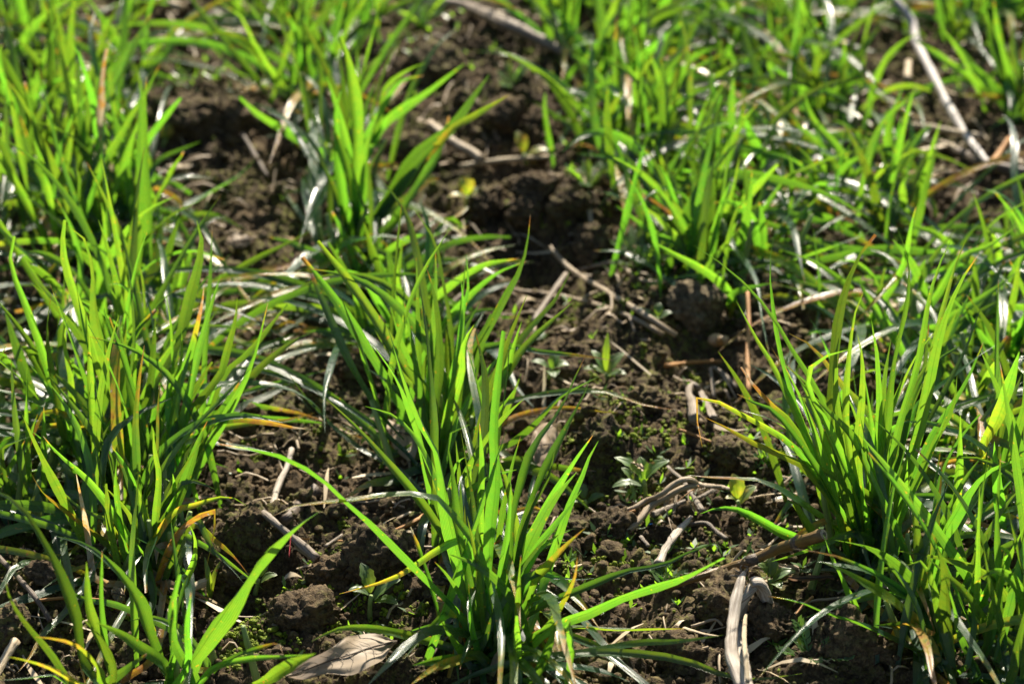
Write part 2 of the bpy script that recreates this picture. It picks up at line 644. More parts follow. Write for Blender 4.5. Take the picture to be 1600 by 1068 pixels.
def tuft(base, label, lines, fill=0, seed=0, hgt_m=.12, spread=.5, wid=.0042, jit=.010, low=0, old=.03, shoots=5, lean=0.0):
    """one wheat tuft: traced blades (lines) and more of its own standing among them (fill)"""
    rng = random.Random(1000 + seed)
    if 12 <= seed <= 18:
        fill = int(fill * .66)
    elif seed < 100 and seed >= 40:
        fill = int(fill * .8)
    if seed >= 12:
        fill, low = int(fill * 1.0), int(low * 2.3)
    g0 = ground(*base)
    root = thing('wheat_tuft', label, 'wheat plant', (g0[0], g0[1], hgt(g0[0], g0[1]) - .002), BLADE_GROUP)
    org = np.array(root.location)

    def emit(P, width, kind, roll, fold, twist=0.0, tips=.55, bw=.5, up=0.0):
        v, f, uv, ag = blade_mesh(P, width, rng, roll, fold, age_fn(kind, rng), up, bw, tips, 15, twist)
        mesh_obj('blade', v - org, f, M['wheat'], root, True, uv, ag)

    for ln in lines:
        head, opts = (ln.split('|') + [''])[:2]
        tk = head.split()
        code, wpx = tk[0], float(tk[1])
        pts = px(code, ' '.join(tk[2:]))
        if 't' in opts:
            pts = pts[::-1]
        sc = CROP[code][2]
        dy = rng.uniform(-.03, .035)
        for o in opts.split():
            if o[0] == 'D':
                dy = float(o[1:]) / 100.0
        kind = next((k for k in 'ybdowe' if k in opts.split()), 'g')
        b3 = g0 + np.array([rng.uniform(-jit, jit), rng.uniform(-jit, jit), 0])
        b3[2] = hgt(b3[0], b3[1]) - .003
        # arc length in the picture decides how far along the blade each point is
        d = CAMP - b3
        bu = 800 + FPX * (b3[0]) / (np.dot(b3 - CAMP, FWD))
        bv = 534 - FPX * np.dot(b3 - CAMP, UP) / (np.dot(b3 - CAMP, FWD))
        allp = pts if '!' in opts else [(bu, bv)] + pts
        L = np.concatenate([[0], np.cumsum([math.dist(allp[i], allp[i + 1]) for i in range(len(allp) - 1)])])
        L = L / L[-1]
        P = []
        for (u, v), s in zip(allp, L):
            y = b3[1] + dy * s ** 1.3
            gp = ground(u, v)
            y = min(y, gp[1] - .010)
            P.append(at_y(u, v, y))
        if '!' not in opts:
            P[0] = b3
        if len(P) > 2 and '!' not in opts and math.dist(allp[0], allp[1]) < 14:
            P.pop(1)
        ch = np.abs(P[-1] - P[0])
        up = float(np.clip((.75 - ch[2] / np.linalg.norm(ch)) * 1.4, 0, .42))
        roll = rng.uniform(-1.05, 1.05) * (1 - .55 * up)
        width = wpx * sc * px_m(P[len(P) // 2]) / max(math.cos(roll), .6) * .71
        emit(np.array(P), width, kind, roll, rng.uniform(.15, .75), rng.uniform(-1.1, 1.1), rng.uniform(.42, .6), .5, up)
    k = tries = 0
    while k < fill and tries < fill * 4:
        tries += 1
        az = rng.uniform(0, 2 * math.pi)
        if len(lines) > 18:                              # the traced blades are the front of these tufts
            az = rng.uniform(.1, math.pi - .1)
        drift = rng.gauss(0, .35)
        Lh = hgt_m * rng.uniform(.5, 1.12)
        el = R(rng.uniform(90 - 62 * spread, 88))
        bend = R(rng.uniform(5, 55)) if rng.random() < .75 else R(rng.uniform(60, 120))
        if rng.random() < .3:
            bend *= .3
        x, y = g0[0] + rng.gauss(0, jit), g0[1] + rng.gauss(0, jit * 1.3)
        P = [np.array([x, y, hgt(x, y) - .003])]
        nseg = 6
        dirh = np.array([math.cos(az), math.sin(az), 0])
        for i in range(nseg):
            e = el - bend * (i / nseg) ** 1.6
            az += drift * rng.uniform(0, 1)
            dirh = np.array([math.cos(az), math.sin(az), 0])
            P.append(P[-1] + (dirh * math.cos(e) + np.array([lean * .3, 0, math.sin(e)])) * Lh / nseg)
        for p in P[1:]:
            p[2] = max(p[2], hgt(p[0], p[1]) + .004)
        if blocked(P, .5):
            continue
        k += 1
        q = rng.random()
        kind = 'g' if q > old else rng.choice('yybw')
        emit(np.array(P), wid * rng.uniform(.6, 1.15), kind, rng.uniform(-1.3, 1.3), rng.uniform(.15, .75), rng.uniform(-1.4, 1.4),
             rng.uniform(.4, .6))
    low = int(low * .85)
    k = tries = 0
    while k < low and tries < low * 4:                  # old first leaves sprawled over the soil
        tries += 1
        az = rng.uniform(0, 2 * math.pi)
        Lh = rng.uniform(.05, .15)
        x, y = g0[0] + rng.gauss(0, jit), g0[1] + rng.gauss(0, jit)
        P = [np.array([x, y, hgt(x, y) - .002])]
        e0 = R(rng.uniform(15, 50))
        for i in range(6):
            e = e0 - R(58) * i / 5
            az += rng.uniform(-.15, .15)
            P.append(P[-1] + np.array([math.cos(az) * math.cos(e), math.sin(az) * math.cos(e), math.sin(e)]) * Lh / 6)
        for p in P[1:]:
            p[2] = max(p[2], hgt(p[0], p[1]) + rng.uniform(.003, .008))
        if blocked(P):
            continue
        k += 1
        emit(np.array(P), wid * rng.uniform(.6, 1.05), rng.choice('gggggggggyyywwbo'), rng.uniform(-.5, .5),
             rng.uniform(.1, .5), rng.uniform(-1.2, 1.2), .5, .5, rng.uniform(.05, .75))
    for k in range(2 if low else 0):                     # withered first leaves matted at the foot
        az = rng.uniform(0, 2 * math.pi)
        x, y = g0[0] + rng.gauss(0, jit * .8), g0[1] + rng.gauss(0, jit * .8)
        P = [np.array([x, y, hgt(x, y) + rng.uniform(.004, .018)])]
        for i in range(5):
            az += rng.uniform(-.6, .6)
            q = P[-1] + np.array([math.cos(az), math.sin(az), -.35]) * rng.uniform(.004, .009)
            q[2] = max(q[2], hgt(q[0], q[1]) + .002)
            P.append(q)
        emit(np.array(P), wid * rng.uniform(.5, .9), rng.choice('ddo'), rng.uniform(-.8, .8), rng.uniform(.2, .9), rng.uniform(-3, 3), .6, .8, .7)
    for k in range(shoots):
        x, y = g0[0] + rng.gauss(0, jit * .8), g0[1] + rng.gauss(0, jit * .8)
        z = hgt(x, y) - .004
        ax, ay = rng.uniform(-.4, .4), rng.uniform(-.4, .4)
        h_ = rng.uniform(.018, .038)
        C = np.array([(x + ax * t * h_, y + ay * t * h_, z + t * h_) for t in np.linspace(0, 1, 5)])
        v, f, uv = tube_mesh(C, [.0017, .0016, .0014, .0012, .0009], 7, rng=rng)
        mesh_obj('shoot', v - org, f, M['shoot'], root, True, uv)
    return root


def stalk(name, label, cat, code, w0, w1, txt, mat, lift=.004, n=22, flat=1.0, rough=.12, ridge=.0, group=None, parts=None, seed=0, wm=None):
    """a dead stalk, straw or twig lying on the soil"""
    rng = random.Random(seed * 13 + len(txt))
    P = on_ground(px(code, txt), lift)
    C = spline(P, n)
    o = C[0].copy()
    s = px_m(C[n // 2]) * CROP[code][2] * .5
    rad = np.linspace(w0, w1, n) * s
    if wm:
        rad = np.interp(np.linspace(0, 1, n), np.linspace(0, 1, len(wm)), wm) * s
    if rough:
        rad = rad * (1 + .12 * np.array([vnoise(np.array(i * .9), np.array(seed * 3.7), 2) * 2 for i in range(n)]))
    v, f, uv = tube_mesh(C, rad, 9, flat, rough, rng, True, ridge)
    ob = mesh_obj(name, v - o, f, mat, None, True, uv)
    ob.location = o
    return tag(ob, label, cat, group), C, rad, o


# lumpy balls for clods and crumbs
def icosphere(sub):
    import bmesh
    bm = bmesh.new()
    bmesh.ops.create_icosphere(bm, subdivisions=sub, radius=1.0)
    V = np.array([v.co[:] for v in bm.verts])
    F_ = np.array([[v.index for v in f.verts] for f in bm.faces])
    bm.free()
    return V, F_


def lumpy(V, rng, amp, k, cells=3):
    """push the vertices of a ball out into round lumps and hollows"""
    D = unit(V)
    r = np.ones(len(V))
    for c, a in ((cells, amp), (cells * 3, amp * .42)):
        cen = unit(np.array([[rng.gauss(0, 1) for _ in range(3)] for _ in range(c * 9)]))
        dot = D @ cen.T
        ang = np.arccos(np.clip(dot, -1, 1))
        rad = 1.25 / math.sqrt(c)
        r = r + a * np.max(np.sqrt(np.maximum(rad * rad - ang ** 2, 0)) / rad, axis=1) - a * .5
    return D * r[:, None]


CLOD_V, CLOD_F = icosphere(5)


def lumps3(P, cell, k, dens=.8, rlo=.4, rhi=.8):
    g_ = P / cell
    i_ = np.floor(g_)
    out_ = np.zeros(len(P))
    for dx in (-1, 0, 1):
        for dy in (-1, 0, 1):
            for dz in (-1, 0, 1):
                c = i_ + np.array([dx, dy, dz])
                a, b = c[:, 0] + c[:, 2] * 57.0, c[:, 1] + c[:, 2] * 13.0
                q = c + np.stack([hsh(a, b, k), hsh(a, b, k + 1), hsh(a, b, k + 2)], 1)
                r = rlo + (rhi - rlo) * hsh(a, b, k + 3)
                d2 = ((g_ - q) ** 2).sum(1)
                out_ = np.maximum(out_, np.where(hsh(a, b, k + 4) < dens, np.sqrt(np.maximum(r * r - d2, 0)), 0))
    return out_ * cell


def earthy(V, r, rng, k, fine=1.0):
    """a ball of radius r (metres) broken to a blocky clod with a granular skin"""
    S = lumpy(V, rng, .30, 0, 2)
    for _ in range(7):                                   # broken faces
        n_ = unit(np.array([rng.gauss(0, 1), rng.gauss(0, 1), rng.gauss(0, .8)]))
        S = S - n_[None] * np.maximum(S @ n_ - rng.uniform(.62, .95), 0)[:, None] * .9
    S = S * r
    D = unit(S)
    Q = S + .0012 * np.sin(S[:, [1, 2, 0]] * 1400 + k)
    d = .55 * lumps3(Q, .0062 * min(1, r / .010 + .2), k, .75) + .75 * lumps3(Q, .0030, k + 9, .8) * fine + .75 * lumps3(S, .0015, k + 17, .8) * fine
    return S + D * (d - .0014)[:, None]


def clod(u, v, rpx, label, mat='clod', seed=0, sq=(1.15, 1.0, .85), sink=.35, group='soil clods'):
    rng = random.Random(77 + seed)
    gp = ground(u, v)
    r = rpx * px_m(gp)
    S = earthy(CLOD_V * np.array(sq), r, rng, seed * 3.3)
    o = big_mesh('soil_clod', S, CLOD_F, M[mat])
    o.location = (gp[0], gp[1], hgt(gp[0], gp[1]) + r * (sq[2] - sink * 2 * sq[2]) * .55)
    return tag(o, label, 'clod', group)


def leaf_blade(root, org, base, tip, width, side_up, mat, rng, age=0.0, cup=.25, serr=0.0, n=9, arch=.15):
    """a broad leaf from base to tip"""
    base, tip = np.array(base), np.array(tip)
    ax = tip - base
    L = np.linalg.norm(ax)
    T = ax / L
    W = unit(np.cross(T, np.array(side_up)))
    Nn = unit(np.cross(W, T))
    if Nn[2] < 0:
        Nn = -Nn
    verts, uv, ag = [], [], []
    us = np.linspace(-1, 1, 7)
    for i in range(n):
        s = i / (n - 1)
        w_ = width * .5 * max(math.sin(math.pi * min(1, s * .94 + .04)) ** .8, .06)
        w_ *= 1 + serr * (1 if i % 2 else -1)
        c = base + ax * s + Nn * L * arch * math.sin(s * math.pi * .9)
        for u in us:
            verts.append(c + W * u * w_ + Nn * (cup * abs(u) ** 1.5 * w_ + .06 * w_ * math.sin(s * 14 + u * 5)) - org)
            uv.append((.5 + u / 2, s))
            ag.append(age + .08 * abs(u))
    fs = [(i * 7 + j, i * 7 + j + 1, i * 7 + j + 8, i * 7 + j + 7) for i in range(n - 1) for j in range(6)]
    return mesh_obj('leaf', verts, fs, mat, root, True, uv, ag)


def seedling(u, v, label, leaves, h=.008, seed=0, mat='weed', age=0.0, scale=1.0, serr=.06):
    """small broad-leaved weed; leaves: (azimuth deg, elevation deg, length mm, width mm)"""
    rng = random.Random(300 + seed)
    gp = ground(u, v)
    org = np.array([gp[0], gp[1], hgt(gp[0], gp[1], H) - .001])
    root = thing('weed_seedling', label, 'weed', org, 'weed seedlings on the soil')
    C = np.array([org + np.array([.001 * math.sin(t * 2 + seed), 0, t * h]) for t in np.linspace(0, 1, 5)])
    vv, f, uv = tube_mesh(C, np.array([.0011, .001, .0009, .0009, .0008]) * scale, 7, rng=rng)
    mesh_obj('stem', vv - org, f, M['shoot'], root, True, uv)
    top = C[-1]
    for k, (az, el, ln, wd) in enumerate(leaves):
        a, e = R(az), R(el)
        d = np.array([math.cos(a) * math.cos(e), math.sin(a) * math.cos(e), math.sin(e)])
        b = top - np.array([0, 0, h * .25 * (k % 2)])
        leaf_blade(root, org, b + d * .001, b + d * ln / 1000 * scale, wd / 1000 * scale, (0, 0, 1), M[mat], rng,
                   age + rng.uniform(0, .15), .3, serr)
    return root


def feathery(u, v, label, n=5, size=.022, seed=0):
    """a feathery-leaved weed: each frond a midrib set with small leaflets"""
    rng = random.Random(500 + seed)
    gp = ground(u, v)
    org = np.array([gp[0], gp[1], hgt(gp[0], gp[1], H) - .001])
    root = thing('feathery_weed', label, 'weed', org, 'feathery weeds on the soil')
    for k in range(n):
        az = 2 * math.pi * k / n + rng.uniform(-.4, .4)
        el = R(rng.uniform(35, 80))
        L_ = size * rng.uniform(.65, 1.15)
        d = np.array([math.cos(az) * math.cos(el), math.sin(az) * math.cos(el), math.sin(el)])
        C = np.array([org + d * L_ * t - np.array([0, 0, L_ * .22 * t * t]) for t in np.linspace(0, 1, 9)])
        verts, fs, uv = tube_mesh(C, np.linspace(.0006, .0003, 9), 5, rng=rng)
        verts, uv = list(verts), list(uv)
        side = unit(np.cross(d, np.array([0, 0, 1.0])))
        for i in range(2, 9):
            for sg in (-1, 1):
                dd = unit(side * sg + d * .7 + np.array([0, 0, rng.uniform(0, .5)]))
                l_ = L_ * .26 * (1 - .5 * abs(i - 5) / 5)
                wv = unit(np.cross(dd, np.array([0.2, -.4, 1]))) * l_ * .22
                b = len(verts)
                verts += [C[i], C[i] + dd * l_ * .55 + wv, C[i] + dd * l_, C[i] + dd * l_ * .55 - wv]
                uv += [(.5, 0), (1, .5), (.5, 1), (0, .5)]
                fs.append((b, b + 1, b + 2, b + 3))
        mesh_obj('frond', np.array(verts) - org, fs, M['weed'], root, True, uv, [rng.uniform(0, .1)] * len(verts))
    return root

# ------------------------------------------------------------------ the wheat (photo crops give each traced blade: crop, width, base-to-tip path)
tuft((1350, 868), 'tall dense tuft with a blade folded over at the top, behind the brown cut stem', [
    'c6 48 740 1300 600 1000 490 650 450 450 425 200 447 25 |',
    'c6 46 720 1400 620 1050 520 820 430 640 360 530 268 355 |',
    'c6 34 800 1250 660 800 560 640 430 420 300 270 180 170 65 95 |',
    'c6 66 760 1300 700 1000 720 600 745 400 800 220 860 110 912 48 |',
    'c6 64 920 1250 960 900 990 640 1040 430 1065 250 1050 120 1005 0 |',
    'c6 45 960 1300 1020 950 1110 650 1155 380 1190 240 1225 150 1272 55 |',
    'c6 45 1000 1300 1120 900 1190 560 1230 380 1270 240 1300 130 1335 65 |',
    'c6 62 1000 1350 1130 900 1190 600 1240 420 1310 260 1390 140 |',
    'c6 48 830 1350 770 900 800 500 820 400 858 310 |',
    'c6 40 900 1250 930 900 920 620 905 520 893 440 |',
    'c6 45 930 1250 970 900 1040 720 1110 590 1205 478 |',
    'c6 32 980 1150 1060 820 1180 610 1275 512 |',
    'c6 40 980 1200 1080 820 1180 650 1300 567 |',
    'c6 46 1000 1100 1100 850 1180 770 1290 690 1390 610 1470 560 |',
    'c6 50 1050 1250 1160 1000 1260 840 1340 710 1412 545 |',
    'c6 45 1100 1200 1190 1000 1270 850 1290 700 |',
    'c6 50 1000 1250 960 1000 860 850 750 740 690 650 610 560 510 505 | D3 y',
    'c6 52 860 1350 740 1067 660 900 600 780 595 690 650 620 795 578 | D-3',
    'c6 50 900 1300 840 1067 790 980 700 880 620 800 555 795 | D-3',
    'c6 55 760 1350 600 1130 460 1060 330 1000 200 930 125 895 | w D-2',
    'c6 36 740 1300 580 1070 480 980 300 880 130 795 85 800 80 880 110 1030 | y',
    'c6 30 700 1250 540 940 460 860 400 800 330 720 290 660 | b',
    'c6 36 700 1250 470 900 370 840 270 785 |',
    'c6 62 850 1400 830 1067 850 800 850 620 828 510 |',
    'c6 60 820 1400 760 1000 740 800 730 640 745 520 |',
    'c6 52 900 1400 900 1067 880 850 860 700 |',
    'c6 42 930 1300 960 900 1010 700 1005 615 |',
    'c6 40 1000 1300 1050 900 1130 700 1160 460 |',
    'c6 38 700 1300 640 1000 560 800 430 570 | y',
    'c6 60 800 1400 690 1067 620 850 540 680 |',
    'c9 60 1000 420 980 270 880 200 760 130 620 60 470 0 | D-3',
    'c9 55 910 510 800 400 700 320 580 240 480 170 350 120 200 115 40 100 | b D-2',
    'c9 45 780 460 550 390 470 360 380 310 270 260 180 255 100 280 |',
    'c9 45 900 420 800 370 690 410 560 460 430 500 | D-2',
    'c9 55 950 540 940 400 960 250 980 100 1000 0 | D-2',
    'c9 50 960 520 1000 480 1020 300 1050 150 1060 30 | D-2',
    'c9 66 840 520 820 400 780 300 740 150 700 0 | D-2',
    'c9 30 850 530 850 350 860 200 850 100 | D-2',
    'c9 50 1080 480 1150 300 1190 150 1215 -20 |',
    'c9 55 1200 480 1270 320 1290 150 1300 0 1305 -180 |',
    'c9 40 860 560 700 540 560 545 420 530 330 545 | w D-3',
    'c9 45 800 520 640 400 560 290 520 230 450 330 | D-2',
], fill=10, seed=1, hgt_m=.10, low=12, shoots=9, jit=.012)

tuft((1452, 1010), 'front tuft of broad blades nearest the bent bleached stalk and feathery weed', [
    'c9 72 1150 850 1120 600 1090 300 1070 190 |',
    'c9 60 1250 1000 1230 830 1190 650 1150 530 1090 488 1050 520 | D-3',
    'c9 62 1290 1000 1250 800 1240 560 1200 440 | D-5',
    'c9 60 1480 1100 1450 900 1400 760 1330 650 1250 570 1160 490 | D-4',
    'c9 52 1350 950 1220 800 1100 690 960 590 850 530 700 470 530 440 | b D-4',
    'c9 72 1150 700 1200 430 1280 290 1340 180 1420 90 1500 50 1600 20 |',
    'c9 66 1220 800 1240 500 1290 360 1360 250 1420 150 1440 50 |',
    'c9 40 1330 1000 1380 700 1390 400 1395 150 | D-2',
    'c9 50 1260 900 1290 700 1350 560 1400 430 1450 340 1520 230 1600 150 |',
    'c9 56 1500 1080 1510 930 1480 750 1440 600 1410 420 | D-5',
    'c9 60 1400 950 1480 640 1500 560 1550 440 1600 340 | D-2',
    'c9 40 1380 950 1450 700 1490 580 1510 450 |',
    'c9 45 1220 850 1250 650 1280 500 1305 400 |',
    'c9 48 1230 1000 1100 920 960 850 830 790 700 750 560 690 415 660 | D-3',
    'c9 66 1200 980 1090 770 1060 740 960 660 860 600 760 540 660 500 | D-2 w',
    'c9 60 1180 900 1110 700 1010 640 900 560 800 530 640 500 | D-2',
    'c9 55 1150 860 1090 800 1000 800 910 795 | D-3',
    'c9 55 1400 1067 1330 880 1280 700 1230 560 | D-6',
    'c9 50 1500 1090 1590 800 1640 640 | D-5',
    'c9 60 1560 1080 1600 900 1660 760 | D-5',
    'c9 50 1500 1100 1540 900 1600 830 | D-5',
    'c9 48 1180 960 1200 800 1170 650 1165 520 | D-2',
    'c9 50 1270 1100 1250 1000 1190 940 1080 900 | D-4',
    'c9 40 1240 1067 1220 980 | D-5 o',
], fill=7, seed=2, hgt_m=.11, low=16, shoots=8, jit=.014)

tuft((1600, 1010), 'tuft cut off by the bottom corner beside the broad front tuft', [
    'c9 50 1580 900 1560 700 1540 560 1520 510 |',
    'c9 45 1620 900 1610 700 1600 560 |',
    'c9 45 1500 900 1490 600 1480 300 1490 100 1492 0 |',
], fill=22, seed=3, hgt_m=.11, low=8)

tuft((1585, 800), 'tuft at the photo edge with one big yellow-based blade leaning in', [
    'c6 76 1440 1120 1410 1040 1480 900 1540 720 1578 590 | e D-6 !',
    'c9 50 1480 280 1430 320 1460 230 1490 100 1495 -20 |',
    'c6 45 1385 1040 1390 950 1380 860 1365 850 | o !',
    'c6 50 1300 1060 1310 960 1320 900 |',
], fill=16, seed=4, hgt_m=.085, low=16)

tuft((768, 1010), 'tall central tuft with the longest upright blades, beside the big pale fallen leaf', [
    'c8 80 640 860 620 780 560 520 500 250 470 20 400 -110 320 -300 260 -480 210 -630 | D2',
    'c8 62 660 860 590 560 545 350 520 100 500 -50 540 -120 605 -135 | D-1',
    'c8 76 690 900 690 650 700 400 730 100 722 -100 745 -400 764 -565 | D1',
    'c8 46 620 860 600 780 330 500 100 270 0 190 -90 100 -290 0 -560 -47 | D-2',
    'c8 36 680 900 670 850 650 650 630 480 592 290 |',
    'c8 56 730 900 780 700 800 400 820 250 860 100 890 6 960 -110 1030 -200 1090 -341 1140 -450 | D1',
    'c8 64 750 900 800 650 850 420 880 280 940 120 1000 0 1080 -160 1140 -280 1172 -372 | D1',
    'c8 58 860 860 960 560 1010 400 1070 230 1120 120 1165 0 1200 -58 | D1',
    'c8 58 790 800 840 580 860 520 920 420 1020 300 1122 170 |',
    'c8 46 780 850 840 600 900 470 990 390 1070 355 |',
    'c8 34 800 980 870 860 960 800 1040 680 1090 570 1102 480 | y D-6',
    'c8 56 800 950 880 720 930 580 970 540 1040 450 1140 345 | y D-3',
    'c8 52 790 800 880 740 1000 680 1100 640 1200 600 1330 550 1500 520 1600 470 1780 400 | D-2',
    'c8 60 800 1000 960 820 1150 740 1300 670 1450 620 1600 570 1780 480 | D-3',
    'c8 58 800 1000 870 970 1000 950 1100 930 1250 900 1400 875 1570 870 1780 840 | D-5',
    'c8 50 900 840 1090 810 1250 820 1400 820 1600 810 | w D-2',
    'c8 62 660 940 600 920 450 880 300 840 150 810 0 810 -130 870 | D-5',
    'c8 66 620 860 560 830 430 820 310 890 230 970 120 1085 | D-7',
    'c8 40 640 850 610 820 560 750 500 740 440 790 380 850 300 950 | w D-4',
    'c8 56 690 1020 730 950 762 880 750 850 720 852 | d D-5',  # white gloss on a fold, put in as pale dry colour
    'c8 58 640 980 600 940 560 890 520 840 470 770 | D-5',
    'c8 46 640 560 590 385 500 420 400 480 300 550 180 600 0 650 | y D-1',
    'c8 28 640 780 570 670 540 620 490 550 440 500 | D-3',
    'c8 50 720 800 700 640 670 560 620 490 560 430 |',
    'c8 46 660 500 480 240 400 190 300 190 150 200 0 225 -180 235 -330 300 | y',
    'c8 40 780 980 820 800 842 470 | D-3',
    'c8 44 830 1100 826 950 822 750 | D-6',
    'c8 50 1060 1090 1085 900 1068 770 | D-7 !',
    'c8 62 860 1067 960 930 1000 800 1012 770 | D-7',
    'c8 44 690 1100 655 960 612 800 600 600 | D-3',
    'c8 44 720 900 760 700 830 480 860 340 | D0',
    'c8 40 760 900 800 600 850 350 890 240 960 130 1000 -20 |',
    'c8 60 720 860 740 640 780 330 795 140 |',
    'c8 44 640 700 580 480 570 300 560 120 |',
    'c8 56 750 860 820 640 890 560 960 550 1020 430 1010 380 |',
    'c8 60 700 900 730 820 820 760 900 680 1020 660 1050 680 | D-3',
    'c8 58 690 980 640 930 540 960 430 1000 330 1070 | D-8 w',
    'c8 48 760 700 900 480 940 300 975 190 | w',
    'c8 40 900 590 960 575 1100 585 1190 575 | D2',
    'c8 44 620 860 480 800 360 815 300 840 |',
    'c8 60 640 950 560 960 450 960 340 980 | D-6',
], fill=10, seed=5, hgt_m=.10, low=24, shoots=10, jit=.012)

tuft((690, 722), 'central tuft just behind, its leaf tips crossing the decayed skeleton leaf', [
    'c5 42 460 1000 450 900 470 650 460 450 440 320 407 210 | D1',
    'c5 26 430 900 380 700 355 560 370 430 385 360 |',
    'c5 36 480 950 500 800 560 550 575 400 565 262 |',
    'c5 34 520 800 570 450 600 280 592 200 588 140 | D2',
    'c5 60 560 900 620 620 700 460 780 310 840 200 870 80 885 -45 | D2',
    'c5 56 540 950 780 620 850 520 920 440 1000 350 1070 220 | D3',
    'c5 64 600 950 790 670 850 580 960 470 1090 355 | D1',
    'c5 50 640 950 770 700 800 600 845 450 |',
    'c5 46 620 900 700 800 760 600 762 505 |',
    'c5 66 500 900 560 700 570 580 600 500 625 465 |',
    'c5 30 420 850 300 700 220 580 165 490 | D2',
    'c5 40 300 1000 200 890 80 700 0 540 -130 230 | D2 !',
    'c5 44 430 950 380 800 330 640 280 520 235 370 | D1',
    'c5 66 470 1000 440 860 440 560 430 400 | D1',
    'c5 66 500 1000 500 820 500 600 490 455 | D1',
    'c5 56 470 1000 540 800 560 620 590 560 |',
    'c5 50 560 900 650 600 750 560 900 590 1000 600 1200 620 1270 632 | b D1',
    'c5 46 640 900 780 830 900 800 1040 780 1200 775 1300 800 1420 840 1580 862 | b D0',
    'c5 40 640 1050 760 1020 860 950 960 850 1040 780 1200 705 | D-1',
    'c5 44 640 1000 740 920 800 800 842 690 |',
    'c5 40 420 1000 230 1067 150 1000 0 920 | D-1',
    'c8 44 600 380 470 240 330 150 250 60 120 0 -100 -190 -240 -376 | D1',
    'c8 54 600 400 480 240 340 150 270 80 130 10 |',
    'c5 40 640 1000 800 900 900 870 1050 850 1220 870 1290 872 | o',
    'c5 40 500 950 440 800 400 730 310 650 |',
    'c5 50 360 980 300 800 290 700 310 740 | D1',
], fill=26, seed=6, hgt_m=.11, low=16, shoots=8, jit=.012)

tuft((640, 560), 'middle tuft with two arched bluish blades sweeping over the fallen straws', [
    'c5 44 350 560 340 400 450 310 480 180 508 42 |',
    'c5 46 330 560 330 450 380 370 450 320 560 240 680 180 832 160 |',
    'c5 46 420 560 490 450 580 350 680 260 760 210 870 172 |',
    'c5 58 340 600 300 500 240 400 190 280 130 190 70 122 |',
    'c5 40 310 520 270 380 230 280 180 150 |',
    'c5 40 300 520 265 350 280 200 296 55 |',
    'c5 44 260 500 190 370 100 240 0 215 -60 240 |',
    'c5 60 300 560 200 520 80 470 0 450 -120 400 | w',
    'c5 44 280 500 160 480 0 490 -180 500 |',
    'c5 30 300 560 230 620 60 590 0 590 | d',
    'c5 34 400 600 500 640 620 590 720 470 | y',
], fill=14, seed=7, hgt_m=.075, low=20, shoots=6)

tuft((212, 740), 'big bright tuft with a dark upright blade, above the yellowing bent leaf', [
    'c4 45 400 1000 300 900 200 600 120 380 60 230 45 130 65 55 | D1',
    'c4 54 500 1100 300 1000 260 800 225 620 215 480 238 320 | D-1',
    'c4 48 450 1000 340 860 330 720 300 560 310 440 |',
    'c4 58 600 950 490 750 420 540 370 400 310 220 290 100 300 -20 |',
    'c4 76 580 900 520 700 450 450 440 250 410 100 350 20 312 5 | D1',
    'c4 44 450 1000 290 840 220 700 150 570 80 470 0 370 -60 320 | D-1',
    'c4 46 560 850 400 560 330 450 230 330 150 230 85 110 | D2',
    'c4 64 640 900 770 640 840 520 880 350 920 200 935 80 910 -20 | D1',
    'c4 40 660 1000 760 800 860 650 910 480 940 340 945 285 | b',
    'c4 42 760 850 910 560 970 450 1030 360 | D2',
    'c4 50 800 1000 1020 700 1050 600 1090 450 1098 340 |',
    'c4 72 760 1480 830 1300 940 1067 1060 850 1150 680 1200 520 1240 365 | D-3',
    'c4 36 900 1000 1030 700 1150 590 1240 480 1330 370 |',
    'c4 58 900 1000 1170 700 1280 600 1380 530 1465 495 |',
    'c4 50 700 1150 790 1000 860 850 950 710 | D-2',
    'c4 60 740 1250 850 1067 950 850 1010 720 | D-2',
    'c4 60 640 1050 660 900 700 740 740 605 |',
    'c4 44 580 1050 560 850 570 660 578 575 |',
    'c4 66 640 1100 640 1000 620 780 605 620 |',
    'c4 52 460 1150 430 1000 480 800 560 620 630 500 690 420 722 395 |',
    'c4 30 580 800 600 560 700 420 760 340 850 290 | D2',
    'c4 26 780 800 800 540 790 430 772 335 |',
    'c4 42 640 900 700 720 800 560 895 440 | D1',
    'c4 50 700 900 830 800 950 750 1100 740 1250 740 1400 790 1500 875 | D0',
    'c4 58 880 1100 980 940 1060 840 1110 735 |',
    'c4 54 850 960 1060 900 1200 910 1350 940 1440 950 | b',
    'c4 46 820 1050 900 1010 1050 1030 1280 1062 | D-1',
    'c4 50 500 950 230 850 100 800 0 770 -90 760 |',
    'c4 46 500 1000 330 890 210 870 150 870 0 880 |',
    'c4 42 520 1100 480 1060 400 920 300 880 215 858 170 930 130 1060 | y D-3',
    'c4 30 400 1150 290 1067 220 1010 145 955 | D-3',
    'c4 34 620 1150 580 1067 490 940 420 870 345 805 | D-2',
    'c4 48 560 1150 540 1067 570 940 612 815 | D-2',
    'c4 44 710 1200 710 1067 702 930 | D-2',
    'c4 40 480 1150 480 1067 500 950 528 885 | D-2',
    'c4 40 460 1050 440 900 410 800 395 705 |',
    'c4 62 600 1050 610 800 640 540 | D1',
    'c4 60 560 1000 540 800 560 700 585 420 | D1',
    'c4 60 650 1000 690 760 710 560 720 420 |',
    'c4 50 700 1060 770 800 830 640 840 470 |',
    'c4 60 660 1100 720 900 800 720 830 570 |',
    'c4 44 760 1000 900 850 1000 760 1130 720 | D-1',
    'c4 50 300 1100 330 1000 300 900 | D-2',
    'c4 40 500 1000 300 930 120 960 0 1010 | w D-2',
], fill=14, seed=8, hgt_m=.105, low=28, shoots=12, jit=.015)

